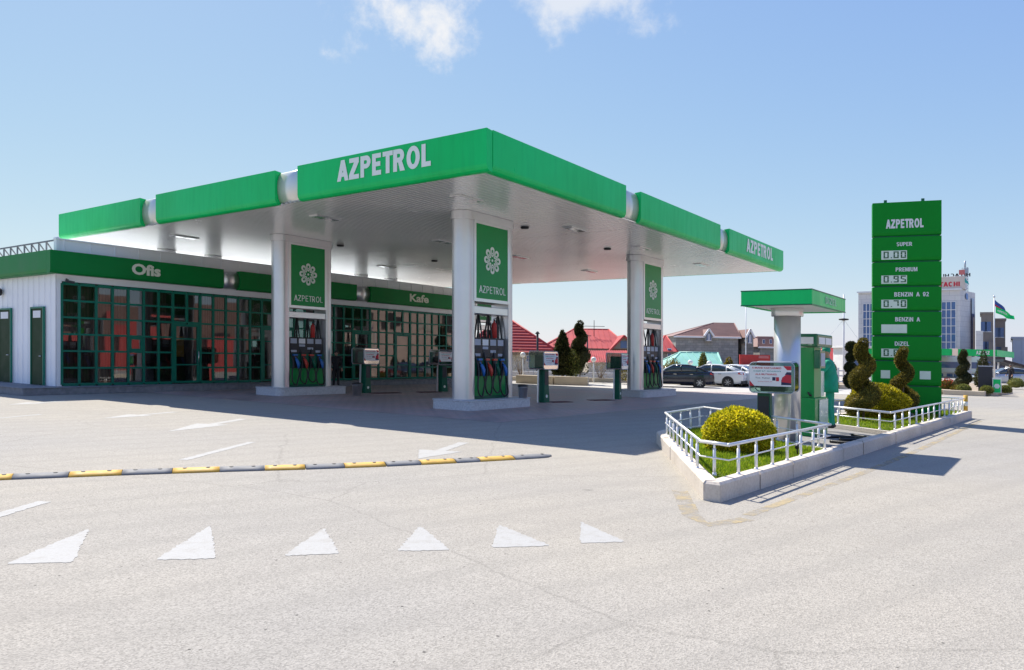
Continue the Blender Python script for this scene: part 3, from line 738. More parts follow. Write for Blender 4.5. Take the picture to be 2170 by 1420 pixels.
# ================================================================== CANOPY
ZS, ZT, LU, LV = 6.1, 7.11, 24.0, 22.25
canopy = thing('filling_station_canopy', 'huge flat canopy with green fascia over the pumps', 'canopy', (*S(0,0),0), ANG)
def build_canopy():
    mb = MB()
    p = .20; nv = int((LV-.3)/p); v0 = .15
    for a, b in ((.15, LU*.378), (LU*.378+.02, LU*.70), (LU*.70+.02, LU-.15)):
        pts = []
        for i in range(nv):
            y = v0+i*p
            pts += [(y, ZS+.03), (y+.016, ZS+.03), (y+.022, ZS), (y+p-.006, ZS)]
        vs = [(a, y, z) for y, z in pts]+[(b, y, z) for y, z in pts]; n = len(pts)
        mb.add(vs, [(i, i+n, i+n+1, i+1) for i in range(n-1)])
    mb.build('soffit', M['soffit'], canopy)
    MB().box((.3,.3,ZS+.06), (LU-.3,LV-.3,ZT-.12)).build('roof_deck', M['dark'], canopy)
    prof = [(.22,ZT-.02),(.0,ZT),(0,ZS+.16),(.012,ZS+.10),(.045,ZS+.045),(.095,ZS+.01),(.15,ZS-.004),(.22,ZS-.004)]
    def panel(side, a, b):
        m = MB()
        if side == 'L': fr = ((0,a,0),(1,0,0),(0,0,1),(0,1,0))
        elif side == 'R': fr = ((a,0,0),(0,1,0),(0,0,1),(1,0,0))
        elif side == 'B': fr = ((LU,a,0),(-1,0,0),(0,0,1),(0,1,0))
        else: fr = ((a,LV,0),(0,-1,0),(0,0,1),(1,0,0))
        m.extrude(prof, fr, b-a)
        return m.build('fascia_panel', M['green'], canopy)
    def link(side, a, b):
        # bulging horizontal aluminium half-round between two panels
        m = MB(); n = 14; pr = [(.34, ZS+.02)]
        for i in range(n+1):
            t = -math.pi/2+math.pi*i/n
            pr.append((.26-.19*math.cos(t), (ZS+ZT)/2+(ZT-ZS-.06)/2*math.sin(t)))
        pr.append((.34, ZT-.02))
        fr = ((0,a,0),(1,0,0),(0,0,1),(0,1,0)) if side == 'L' else ((a,0,0),(0,1,0),(0,0,1),(1,0,0)) if side == 'R' else \
             ((LU,a,0),(-1,0,0),(0,0,1),(0,1,0)) if side == 'B' else ((a,LV,0),(0,-1,0),(0,0,1),(1,0,0))
        o = m.extrude(pr, fr, b-a, 0, True).build('fascia_link', M['link'], canopy)
    for s, cuts in (('L', (0.004,7.02,8.06,14.79,15.84,LV)), ('R', (.24,7.17,8.2,15.39,16.4,LU)),
                    ('B', (.24,7.02,8.06,14.79,15.84,LV-.24)), ('K', (.24,7.17,8.2,15.39,16.4,LU))):
        for i in range(0, 6, 2): panel(s, cuts[i]+.003, cuts[i+1]-.003)
        for i in (1, 3): link(s, cuts[i], cuts[i+1])
    MB().glyphs('AZPETROL', (-.002,5.28,6.43), (0,-1,0), (0,0,1), 3.46, .58, .012, t=.25).build('lettering', M['white_letter'], canopy)
    MB().glyphs('AZPETROL', (18.5,-.002,6.42), (1,0,0), (0,0,1), 3.7, .58, .012, t=.25).build('lettering', M['white_letter'], canopy)
    for u in (2.3, 8.2, 13.35, 19.6):
        for v in (2.5, 8.5, 16.85):
            m = MB()
            m.box((u-.52,v-.20,ZS-.035), (u+.52,v+.20,ZS-.002)); f = m.build('ceiling_light', M['silver'], canopy, bevel=.008)
            g = MB()
            for s in (-.26, .26): g.box((u+s-.2,v-.15,ZS-.043), (u+s+.2,v+.15,ZS-.036))
            g.build('lens', M['lamp_clear'], f)
    for u, v in ((6.9,13.0),(7.03,3.8),(12.6,12.9),(12.9,3.8)):
        MB().lathe([(.02,ZS-.06),(.13,ZS-.06),(.15,ZS-.03),(.15,ZS-.002)], (u,v,0), 18).build('ceiling_speaker', M['black'], canopy)
    # short rear columns that stand on the shop roof
    for px in (353, 452, 765, 828):
        v = 21.3; u = U_at(px, v); m = MB()
        m.cyl((u,v,4.7), (u,v,ZS-.002), .36, n=28); m.cyl((u,v,ZS-.18), (u,v,ZS-.003), .40, n=28)
        m.build('column', M['column'], canopy)
build_canopy()

# ================================================================== PUMP ISLANDS
def d_outline(r, flat, side, n=14):                  # D plan: half round outwards, flat towards the sign
    pts = ring2(0, 0, r, n, math.pi/2, 3*math.pi/2) if side < 0 else ring2(0, 0, r, n, -math.pi/2, math.pi/2)
    if side < 0: return [(x-.01, y) for x, y in pts]+[(flat, -r), (flat, r)]
    return [(x+.01, y) for x, y in pts]+[(-flat, r), (-flat, -r)]
HZI = .30                                             # island height
def emblem(mb, o, ex, ez, r, mi=0):
    # eight looped petals round a centre, seen flat on the sign
    o, ex, ez = Vector(o), Vector(ex), Vector(ez)
    def P(x, y, d=0.0): return o+ex*x+ez*y+ex.cross(ez)*d
    for k in range(8):
        a = k*math.pi/4+math.pi/8*0
        ca, sa = math.cos(a), math.sin(a)
        for s, wd in ((1.0, .15), (.62, .12)):
            L, wv = .36*r*s, .235*r*s; cc = .62*r if s == 1 else .66*r
            n = 22; vs, fs = [], []
            for i in range(n):
                t = 2*math.pi*i/n
                for q in (1, 1-wd*2.2/s):
                    x = cc+L*q*math.cos(t); y = wv*q*math.sin(t)*(1.0+.35*math.cos(t))
                    vs.append(P(x*ca-y*sa, x*sa+y*ca, .004+.0008*k))
            fs = [(2*i, 2*((i+1) % n), 2*((i+1) % n)+1, 2*i+1) for i in range(n)]
            mb.add(vs, fs, mi)
    vs = [P(.1*r*math.cos(2*math.pi*i/16), .1*r*math.sin(2*math.pi*i/16), .004) for i in range(16)]
    mb.add(vs, [tuple(range(16))], mi)
def make_island():
    root = thing('pump_island', 'island', 'island')
    def rr(l, w, r):
        p = []
        for cx, cy, a in ((l-r,w-r,0),(-l+r,w-r,90),(-l+r,-w+r,180),(l-r,-w+r,270)):
            p += ring2(cx, cy, r, 8, R(a), R(a+90))
        return p
    MB().prism(rr(1.68,.80,.28), 0, HZI-.03, sm=False).build('kerb', M['stone'], root)
    MB().prism(rr(1.70,.82,.29), HZI-.03, HZI).build('top_slab', M['stone'], root, bevel=.008)
    return root
def make_portal():
    root = thing('canopy_column_pair', 'portal', 'column')
    r = .35; L = .89
    for s in (-1, 1):
        m = MB(); c = s*(L+.10)
        out = [(x+c, y) for x, y in d_outline(r, .10, s)]
        m.prism(out, HZI, ZS-.26, sm=False)
        o = m.build('column', M['column'], root)
        for p in o.data.polygons: p.use_smooth = abs(p.normal.z) < .5 and abs(p.normal.x) < .98 and len(p.vertices) == 4
        o.data.set_sharp_from_angle(angle=R(40))
    cap = MB(); a = L+.10; q = ring2(-a, 0, r+.05, 14, math.pi/2, 3*math.pi/2)+ring2(a, 0, r+.05, 14, -math.pi/2, math.pi/2)
    cap.prism(q, ZS-.26, ZS-.002)
    cap.build('capital', M['column'], root, bevel=.012)
    for s in (-1, 1):
        m = MB()
        y = s*.33
        m.box((-.86,y-.035,3.42), (.86,y+.035,5.78))
        f = m.build('sign_panel', M['green_sign'], root, bevel=.004)
        fr = MB()
        for x in (-.872, .872): fr.box((x-.05,y-.045,3.34), (x+.05,y+.045,5.84))
        fr.box((-.82,y-.043,5.76), (.82,y+.043,5.84)); fr.box((-.82,y-.043,3.34), (.82,y+.043,3.44))
        fr.build('sign_frame', M['silver'], f)
        e = MB(); emblem(e, (0, y+s*.036, 4.68), (-s,0,0), (0,0,1), .44)
        e.build('emblem', M['white_letter'], f)
        MB().glyphs('AZPETROL', (s*.68, y+s*.037, 3.62), (s*-1.0,0,0), (0,0,1), 1.36, .225, .003, t=.13, gap=.14).build('lettering', M['white_letter'], f)
    b = MB(); b.box((-.885,-.34,2.96), (.885,.34,3.20)); b.build('cross_beam', M['silver'], root, bevel=.02)
    return root
def make_pump():
    root = thing('fuel_pump', 'pump', 'fuel pump')
    m = MB(); m.box((-.86,-.27,HZI), (.86,.27,1.58)); m.build('cabinet', M['green_dark'], root, bevel=.015)
    for s in (-1, 1):
        h = MB(); y = s*.272
        h.box((-.80, min(y,y+s*.012), .40), (.80, max(y,y+s*.012), 1.02))
        h.build('door_panel', M['green_sign'], root, bevel=.004)
    d = MB(); d.box((-.80,-.24,1.585), (.80,.24,2.22)); db = d.build('display_head', M['black'], root, bevel=.015)
    for s in (-1, 1):
        y = s*.241
        for i in range(4):
            x = -.60+i*.40
            g = MB(); g.box((x-.15,min(y,y+s*.01),1.98), (x+.15,max(y,y+s*.01),2.17)); g.build('price_screen', M['paper'] if i in (1,) else M['grey_wall'], db)
            for k in range(3):
                g2 = MB(); z = 1.64+k*.11
                g2.box((x-.14,min(y,y+s*.008),z), (x+.14,max(y,y+s*.008),z+.085)); g2.build('key_panel', M['navy'] if (i+k) % 3 else M['grey_wall'], db)
    for x in (-.78, -.26, .26, .78):
        MB().bar((x,0,2.2), (x,0,2.965), .045, .05).build('hose_mast', M['black'], root)
    n_cols = ('blue', 'redplastic', 'green_dark', 'blue')
    for s in (-1, 1):
        for i in range(4):
            x = -.58+i*.39; y = s*.275
            b = MB(); b.box((x-.095,min(y,y+s*.07),1.02), (x+.095,max(y,y+s*.07),1.50)); bo = b.build('nozzle_boot', M['black'], root, bevel=.015)
            t = MB(); t.box((x-.10,min(y,y+s*.078),1.505), (x+.10,max(y,y+s*.078),1.565)); t.build('fuel_badge', M[('blue','redplastic','redplastic','blue')[i]], bo)
            yy = y+s*.10
            z = MB()
            z.tube([(x,yy,1.38),(x+.02,yy+s*.03,1.30),(x+.05,yy+s*.05,1.16),(x+.075,yy+s*.05,1.02)], [.05,.055,.05,.035], 10)
            z.tube([(x+.06,yy+s*.02,1.36),(x+.13,yy+s*.05,1.22),(x+.12,yy+s*.05,1.08)], .016, 6)
            z.tube([(x,yy,1.38),(x-.015,yy-s*.04,1.46)], .02, 8)
            no = z.build('nozzle', M[n_cols[i]], root)
            # hose: from the nozzle down in a loop near the floor, then up to the mast
            hx = -.78 if i == 0 else (.26 if i == 2 else (-.26 if i == 1 else .78))
            sag = .38+.05*((i*7) % 3)
            pts = [Vector((x+.075,yy+s*.05,1.02)), Vector((x+.10,yy+s*.06,.80)), Vector((x+.06+.05*(i-1.5),yy+s*.08,sag+.08)),
                   Vector((x-.06,yy+s*.09,sag)), Vector((x-.22,yy+s*.08,sag+.12)), Vector((x-.24,yy+s*.06,.80)), Vector((x-.10+.3*(hx-x),yy+s*.02,1.25)),
                   Vector((hx,s*.20,1.9)), Vector((hx,s*.10,2.55)), Vector((hx,s*.03,2.93))]
            P = []
            for k in range(len(pts)-1):              # Catmull-Rom
                p0, p1, p2, p3 = pts[max(k-1,0)], pts[k], pts[k+1], pts[min(k+2, len(pts)-1)]
                for j in range(6):
                    t_ = j/6
                    P.append(.5*((2*p1)+(p2-p0)*t_+(2*p0-5*p1+4*p2-p3)*t_*t_+(3*p1-p0-3*p2+p3)*t_**3))
            P.append(pts[-1])
            MB().tube(P, .026, 8).build('hose', M['rubber'], root)
    return root
def make_extinguisher():
    root = thing('fire_extinguisher', 'ext', 'fire extinguisher')
    MB().lathe([(.07,0),(.09,.01),(.09,.42),(.075,.48),(.03,.52),(.03,.56)], n=18).build('cylinder', M['red'], root)
    h = MB(); h.cyl((0,0,.56), (0,0,.61), .022, n=10); h.bar((-.02,0,.62), (.13,0,.66), .03, .02); h.bar((-.02,0,.58), (.11,0,.60), .03, .015)
    h.build('handle', M['black'], root)
    MB().tube([(.03,0,.58),(.12,-.02,.50),(.13,-.03,.30),(.10,-.05,.12)], .012, 6).build('hose', M['black'], root)
    return root
def place(root, x, y, z, rz, label, group=None):
    root.location = (x, y, z); root.rotation_euler = (0, 0, rz); root['label'] = label
    if group: root['group'] = group
    return root
PORTALS = [(3.95+.89, 3.90, 'at the near corner of the canopy'), (4.1+.89, 13.05, 'on the left, before the office'),
           (15.5+.89, 3.80, 'on the right, before the parked cars'), (15.5+.89, 13.05, 'seen far behind the nearest pair')]
islp, porp, pump, extp = make_island(), make_portal(), make_pump(), make_extinguisher()
for i, (u, v, w) in enumerate(PORTALS):
    x, y = S(u, v)
    place(islp if i == 0 else copy_tree(islp), x, y, 0, ANG, 'grey granite pump island '+w, 'pump islands')
    place(porp if i == 0 else copy_tree(porp), x, y, 0, ANG, 'pair of silver columns with green emblem sign '+w, 'column pairs carrying the canopy')
    place(pump if i == 0 else copy_tree(pump), x, y, 0, ANG, 'green fuel pump with coloured nozzles and black hoses '+w, 'fuel pumps between the columns')
    ex, ey = S(u+.42, v-.12)
    place(extp if i == 0 else copy_tree(extp), ex, ey, 2.225, ANG, 'red fire extinguisher on top of the pump '+w, 'fire extinguishers on the pumps')

# ================================================================== OFFICE / CAFE BUILDING
OV, OU0, OU1, OB, OD = 17.95, -1.95, 21.5, .26, 28.0
off = thing('office_building', 'long low white office and cafe with green fascia and small-paned glass front', 'building', (*S(0,0),0), ANG)
PITCH, WZ0, WZ1 = .6, OB+.05, 3.96
RH = (WZ1-WZ0)/6
def build_office():
    # platform in front
    pf = MB(); pf.box((OU0-1.35,OV-.75,0), (OU1+.6,OV+9.9,OB-.03)); pf.box((OU0-1.38,OV-.78,OB-.03), (OU1+.63,OV+9.93,OB-.0))
    pf.build('platform', M['platform'], off, bevel=.012)
    # walls (rear, right end, roof slab) and the strip over the windows
    w = MB()
    w.box((OU0+.10,OD-.2,OB), (OU1,OD,5.05)); w.box((OU1-.2,OV+.02,OB), (OU1,OD-.2,5.05)); w.box((OU0+.1,OV+.06,4.9), (OU1-.2,OD-.2,5.05))
    w.box((OU0+.02,OV-.02,WZ1+.07), (OU1,OV+.10,5.0))
    w.box((OU0+.02,OV-.03,OB), (OU0+.20,OV+.10,WZ1+.07))
    w.build('wall', M['wall_white'], off)
    # corrugated left end
    c = MB(); pts = []
    y = OV-.02
    while y < OD:
        pts += [(y, 0), (y+.36, 0), (y+.385, -.035), (y+.435, -.035), (y+.46, 0)]; y += .46
    n = len(pts)
    vs = [(OU0+dx, yy, OB) for yy, dx in pts]+[(OU0+dx, yy, 4.6) for yy, dx in pts]
    c.add(vs, [(i+1, i, i+n, i+n+1) for i in range(n-1)])
    c.build('corrugated_wall', M['wall_white'], off)
    # end doors
    for a, b in ((18.75,19.72), (21.55,22.6)):
        d = MB(); d.box((OU0-.07,a,OB+.01), (OU0-.037,b,3.06)); dd = d.build('door', M['green_door'], off, bevel=.004)
        f = MB()
        f.box((OU0-.10,a-.06,OB+.005), (OU0-.035,a,3.12)); f.box((OU0-.10,b,OB+.005), (OU0-.035,b+.06,3.12)); f.box((OU0-.10,a,3.06), (OU0-.035,b,3.12))
        f.build('door_frame', M['green_frame'], dd)
        t = MB(); t.box((OU0-.078,a+.22,2.72), (OU0-.07,b-.14,2.98)); t.build('door_notice', M['paper'], dd)
        h = MB(); h.tube([(OU0-.07,a+.1,1.32),(OU0-.13,a+.1,1.32),(OU0-.13,a+.24,1.32)], .014, 8); h.build('handle', M['chrome'], dd)
    l = MB(); l.lathe([(.10,-.1),(.14,0),(.14,.14),(.06,.2)], (OU0-.17,22.45,3.72), 14); l.build('wall_lamp', M['black'], off)
    l = MB(); l.bar((OU0+.35,OV-.03,4.12), (OU0+.30,OV-.30,4.06), .04, .04); l.bar((OU0+.22,OV-.26,4.03), (OU0+.5,OV-.32,3.99), .09, .08); l.build('security_camera', M['black'], off)
    # parapet and roof truss edge
    p = MB(); p.box((OU0+.05,OV+.02,5.05), (OU1,OV+.12,5.52)); x = OU0+.3
    while x < OU1: p.box((x,OV-.005,5.06), (x+.03,OV+.019,5.52)); x += .9
    p.box((OU0+.0,OV-.03,5.52), (OU1+.05,OV+.17,5.56))
    p.box((OU0+.03,OV-.01,5.08), (OU0+.13,OV+.20,5.60))
    p.build('parapet', M['wall_white'], off)
    t = MB(); y = OV+.9
    t.bar((OU0+.08,OV+.2,5.50), (OU0+.08,OD,5.50), .05, .05)
    while y < OD:
        t.bar((OU0+.08,y,5.05), (OU0+.08,y,5.50), .045, .045)
        t.bar((OU0+.10,y,5.46), (OU0+.5,y+.3,5.10), .035, .035); y += .62
    t.build('roof_frame', M['platform'], off)
    # green fascia with aluminium links
    prof = [(.30,5.06),(0,5.07),(0,4.40),(.02,4.31),(.08,4.27),(.30,4.265)]
    f0 = OV-.45
    for a, b in ((OU0-.36,4.47),(5.26,11.94),(12.9,OU1+.3)):
        MB().extrude(prof, ((a,f0,0),(0,1,0),(0,0,1),(1,0,0)), b-a).build('fascia_panel', M['green_office'], off)
    MB().extrude(prof, ((OU0-.361,f0+.303,0),(1,0,0),(0,0,1),(0,1,0)), OD-f0-.3).build('fascia_panel', M['green_office'], off)
    for a, b in ((4.47,5.26),(11.94,12.9)):
        pr = [(.34,4.28)]+[(.28-.22*math.cos(-math.pi/2+math.pi*i/10), 4.665+.375*math.sin(-math.pi/2+math.pi*i/10)) for i in range(11)]+[(.34,5.05)]
        MB().extrude(pr, ((a,f0,0),(0,1,0),(0,0,1),(1,0,0)), b-a, 0, True).build('fascia_link', M['silver'], off)
    sp = MB(); sp.box((OU0-.06,f0+.301,4.267), (OU1+.3,OV-.021,4.30)); sp.build('fascia_soffit', M['wall_white'], off)
    u0, u1 = U_at(279, f0), U_at(340, f0)
    MB().text('Ofis', (u0,f0-.012,4.48), (1,0,0), (0,0,1), u1-u0, .43, .012, bold=.04).build('lettering', M['letter_cream'], off)
    u0, u1 = U_at(868, f0), U_at(908, f0)
    MB().text('Kafe', (u0,f0-.012,4.49), (1,0,0), (0,0,1), u1-u0, .43, .012, bold=.03).build('lettering', M['letter_cream'], off)
    # glazing bays: one green mullion grid and one sheet of panes each
    doors = {(7,2), (14,2), (23,2), (28,2)}
    dcols = {c for d, k in doors for c in range(d, d+k)}
    NC = 38
    rng = random.Random(5)
    hatch = {(4, 2), (16, 3)}
    for c0, c1 in ((0,7),(7,14),(14,20),(20,23),(23,30),(30,38)):
        fr = MB(); gl = MB()
        for c in range(c0, c1+1):
            x = OU0+.20+c*PITCH
            z0 = WZ0
            if c in dcols and c-1 in dcols and any(c == d+1 for d, k in doors): z0 = WZ0+4*RH
            wd = .05 if c in dcols or c-1 in dcols else .042
            if c < c1 or c1 == NC: fr.box((x-wd,OV-.05,z0), (x+wd,OV+.05,WZ1))
        for r in range(7):
            z = WZ0+r*RH
            for c in range(c0, c1):
                x0, x1 = OU0+.20+c*PITCH+.042, OU0+.20+(c+1)*PITCH-.042
                if c in dcols and r < 4: continue
                hz = .055 if r in (0, 6) or (c in dcols and r == 4) else .036
                fr.box((x0,OV-.044,z-hz), (x1,OV+.044,z+hz))
        for c in range(c0, c1):
            for r in range(6):
                if c in dcols and r < 4: continue
                x0, x1 = OU0+.20+c*PITCH+.03, OU0+.20+(c+1)*PITCH-.03
                z0, z1 = WZ0+r*RH+.03, WZ0+(r+1)*RH-.03
                if (c, r) in hatch:
                    fr.box((x0,OV-.03,z0), (x1,OV+.02,z0+.10)); fr.box((x0,OV-.03,z1-.10), (x1,OV+.02,z1))
                    fr.box((x0,OV-.03,z0+.10), (x0+.09,OV+.02,z1-.10)); fr.box((x1-.09,OV-.03,z0+.10), (x1,OV+.02,z1-.10))
                a, b = rng.uniform(-.0022, .0022), rng.uniform(-.0022, .0022)
                gl.add([(x0,OV+a+b,z0),(x1,OV-a+b,z0),(x1,OV-a-b,z1),(x0,OV+a-b,z1)], [(0,1,2,3)])
        f = fr.build('window_bay', M['green_frame'], off)
        gl.build('window_pane', M['office_glass'], f)
    for d, k in doors:
        x0, x1 = OU0+.20+d*PITCH+.052, OU0+.20+(d+2)*PITCH-.052
        z0, z1 = WZ0-.02, WZ0+4*RH-.058
        m = MB(); w_ = .09
        m.box((x0,OV-.04,z0), (x0+w_,OV+.03,z1)); m.box((x1-w_,OV-.04,z0), (x1,OV+.03,z1))
        for z in (z0, z0+.72, z1-.62, z1-w_): m.box((x0+w_,OV-.038,z), (x1-w_,OV+.028,z+(w_ if z in (z0, z1-w_) else .05)))
        dr = m.build('door', M['green_frame'], off)
        g = MB(); g.add([(x0+w_,OV,z0+w_),(x1-w_,OV+.004,z0+w_),(x1-w_,OV+.004,z1-w_),(x0+w_,OV,z1-w_)], [(0,1,2,3)]); g.build('door_pane', M['office_glass'], dr)
        h = MB(); h.tube([(x1-.06,OV-.04,1.1),(x1-.06,OV-.10,1.12),(x1-.06,OV-.10,1.58),(x1-.06,OV-.04,1.6)], .014, 8); h.build('handle', M['chrome'], dr)
    # inside: floor, back wall, vertical blinds with gaps, a bright board
    i_ = MB(); i_.box((OU0+.25,OV+3.5,OB), (OU1-.25,OV+3.6,4.88)); i_.build('inner_wall', M['inner'], off)
    fl = MB(); fl.box((OU0+.25,OV+.12,OB+.001), (OU1-.25,OV+3.5,OB+.012)); fl.build('floor', M['inner'], off)
    for a, b, top in ((0,4.05,1),(5.0,6.9,.5),(9.0,13.8,1),(25.0,27.8,.7),(30.2,33.8,1),(35,37.9,1)):
        x = OU0+.22+a*PITCH; xe = OU0+.20+b*PITCH; bl = MB()
        zb = WZ0+.08 if top == 1 else WZ1-(WZ1-WZ0)*top
        while x < xe:
            ang = .35+rng.uniform(-.25, .25)
            dx, dy = .055*math.cos(ang), .055*math.sin(ang)
            bl.add([(x-dx,OV+.30-dy,zb),(x+dx,OV+.30+dy,zb),(x+dx,OV+.30+dy,WZ1),(x-dx,OV+.30-dy,WZ1)], [(0,1,2,3)]); x += .115
        bl.build('blind', M['curtain'], off)
    for a, b, z0, z1, mm in ((8.1,8.7,1.35,2.2,'yellowp'),(16.1,17.9,1.9,3.9,'cream'),(5.1,6.0,1.0,2.2,'red')):
        q = MB(); q.box((OU0+.2+a*PITCH,OV+.9,z0), (OU0+.2+b*PITCH,OV+.95,z1)); q.build('wall_board', M[mm], off)
    for x in (3.2, 7.6, 14.2):
        q = MB(); q.box((x-.6,OV+1.6,OB+.02), (x+.6,OV+2.2,OB+.80)); q.box((x-.65,OV+1.55,OB+.80), (x+.65,OV+2.25,OB+.85)); q.build('counter', M['bark'], off)
M['letter_cream'] = pm('cream_lettering', (.72,.74,.58), .5, 0, .04, 3.0)
M['green_door'] = pm('green_door', (.018,.045,.016), .6, 0, .12, 2.0, spec=.2)
M['inner'] = pm('inner_wall', (.20,.13,.115), .8, 0, .2, .8)
build_office()
# ================================================================== FOLIAGE TOOLS
def np_mesh(name, V, n_per, mats, parent=None, mi=None):
    n = len(V)//n_per
    me = bpy.data.meshes.new(name)
    me.vertices.add(len(V)); me.vertices.foreach_set('co', V.astype(np.float32).ravel())
    me.loops.add(len(V)); me.loops.foreach_set('vertex_index', np.arange(len(V), dtype=np.int32))
    me.polygons.add(n); me.polygons.foreach_set('loop_start', np.arange(0, len(V), n_per, dtype=np.int32))
    for q in mats: me.materials.append(q)
    if mi is not None: me.polygons.foreach_set('material_index', mi)
    me.update(calc_edges=True)
    ob = bpy.data.objects.new(name, me); COL.objects.link(ob)
    if parent is not None: ob.parent = parent
    return ob
def unit(a): return a/np.maximum(np.linalg.norm(a, axis=1, keepdims=True), 1e-9)
def leaf_verts(P, N, l, w, lean=.7, rng=RNG):
    n = len(P)
    up = unit(N+rng.normal(0, lean, (n, 3)))                       # leaf axis, loosely outwards
    side = unit(np.cross(up, rng.normal(0, 1, (n, 3))))
    L = (l*rng.uniform(.6, 1.25, n))[:, None]; Wd = (w*rng.uniform(.6, 1.2, n))[:, None]
    V = np.stack([P, P+up*L*.45+side*Wd*.5, P+up*L, P+up*L*.45-side*Wd*.5], axis=1)
    return V.reshape(-1, 3)
def leaves(name, P, N, l, w, m, parent, lean=.7):
    return np_mesh(name, leaf_verts(P, N, l, w, lean), 4, [m], parent)
def core(name, mb, m, parent):
    o = mb.build(name, m, parent); return o
def dome_bush(name, label, cat, loc, r, rz, n, l, w, m, group=None, lumps=.10, zc=None):
    root = thing(name, label, cat, loc, 0, group)
    d = unit(RNG.normal(0, 1, (n*2, 3))); d = d[d[:, 2] > -.62][:n]
    ph = RNG.uniform(0, 6.28, 6)
    k = 1+lumps*(np.sin(d[:, 0]*5+ph[0])*np.sin(d[:, 1]*6+ph[1])*.6+np.sin(d[:, 2]*9+d[:, 0]*7+ph[2])*.4)
    rad = k*RNG.uniform(.86, 1.02, len(d))
    zc = rz*.72 if zc is None else zc
    P = d*rad[:, None]*np.array([r, r, rz])+np.array([0, 0, zc])
    leaves('foliage', P, d, l, w, m, root)
    c = MB(); c.ball((0,0,zc), (r*.86, r*.86, rz*.86), n=20, m=12); c.build('inner_growth', m, root)
    s = MB(); s.cyl((0,0,0), (0,0,zc*.6), r*.10, n=8); s.build('stem', M['bark'], root)
    return root
def spiral_topiary(name, label, loc, h, z0, R0, R1, t0, t1, turns, n, l, w, m, phase=0.0, group=None):
    root = thing(name, label, 'topiary', loc, 0, group)
    T = np.linspace(0, 1, 90)
    def path(t):
        a = phase+t*turns*2*math.pi
        rr = R0+(R1-R0)*t
        return np.stack([rr*np.cos(a), rr*np.sin(a), z0+(h-z0)*t], axis=-1)
    C = path(T); tr = t0+(t1-t0)*T
    tr = tr*np.minimum(1, np.minimum((T+.015)/.06, (1.02-T)/.07))**.5
    c = MB(); c.tube([tuple(p) for p in C], list(tr*.86), 10); c.build('inner_growth', m, root)
    t = RNG.uniform(0, 1, n)**1.15; a = RNG.uniform(0, 2*math.pi, n)
    p = path(t); d = unit(path(np.minimum(t+.01, 1.01))-path(t-.01))
    s1 = unit(np.cross(d, np.array([[0, 0, 1.0]]))); s2 = np.cross(d, s1)
    rr = np.interp(t, T, tr)*RNG.uniform(.85, 1.04, n)
    N = s1*np.cos(a)[:, None]+s2*np.sin(a)[:, None]
    leaves('foliage', p+N*rr[:, None], N, l, w, m, root, .6)
    # cap the ends
    for e, sg in ((0, -1), (1, 1)):
        k = max(60, n//30); dd = unit(RNG.normal(0, 1, (k, 3))); r_ = (tr[-6] if e else tr[5])*.8
        leaves('foliage', path(np.full(k, e*1.0))+dd*r_, dd, l, w, m, root, .6)
    st = MB(); st.cyl((0,0,-.1), (0,0,h*.86), .035, .02, n=8); st.build('trunk', M['bark'], root)
    return root
def cone_tree(name, label, loc, h, r, n, l, w, m, group=None, cat='tree', ragged=.25):
    root = thing(name, label, cat, loc, 0, group)
    t = 1-np.sqrt(RNG.uniform(0, 1, n)); a = RNG.uniform(0, 2*math.pi, n)
    prof = np.minimum(1, (1-t)*1.18)**.85*np.minimum(1, .72+t*1.6)
    lump = 1+ragged*np.sin(a*3+t*17)*np.sin(t*31+a*2)+RNG.normal(0, ragged*.25, n)
    rr = r*prof*lump*np.sqrt(RNG.uniform(.45, 1, n))
    P = np.stack([rr*np.cos(a), rr*np.sin(a), .08*h+t*h*.92], axis=-1)
    N = unit(np.stack([np.cos(a), np.sin(a), np.full(n, .8)], axis=-1))
    leaves('crown', P, N, l, w, m, root, .55)
    s = MB(); s.cyl((0,0,-.05), (0,0,h*.85), r*.12, .02, n=8); s.build('trunk', M['bark'], root)
    return root
def loose_shrub(name, label, loc, h, r, n, l, w, m, group=None, cat='shrub', stems=7):
    root = thing(name, label, cat, loc, 0, group)
    d = unit(RNG.normal(0, 1, (n, 3))); rad = RNG.uniform(0, 1, n)**.45
    P = d*rad[:, None]*np.array([r, r, h*.48])+np.array([0, 0, h*.54])
    k = np.sin(P[:, 0]*9/r+1)+np.sin(P[:, 1]*8/r)+np.sin(P[:, 2]*11/h)
    keep = k+RNG.normal(0, .8, n) > -.9
    leaves('foliage', P[keep], d[keep], l, w, m, root, .9)
    s = MB()
    for i in range(stems):
        a = RNG.uniform(0, 6.28); q = RNG.uniform(.3, .8)*r
        s.tube([(0,0,0),(q*.4*math.cos(a),q*.4*math.sin(a),h*.3),(q*math.cos(a),q*math.sin(a),h*RNG.uniform(.6,.9))], [.02,.014,.006], 5)
    s.build('stems', M['bark'], root)
    return root
def in_poly(P, poly):
    x, y = P[:, 0], P[:, 1]; r = np.zeros(len(P), bool); n = len(poly)
    for i in range(n):
        (x0, y0), (x1, y1) = poly[i], poly[(i+1) % n]
        if y0 == y1: continue
        c = ((y0 > y) != (y1 > y)) & (x < (x1-x0)*(y-y0)/(y1-y0)+x0); r ^= c
    return r
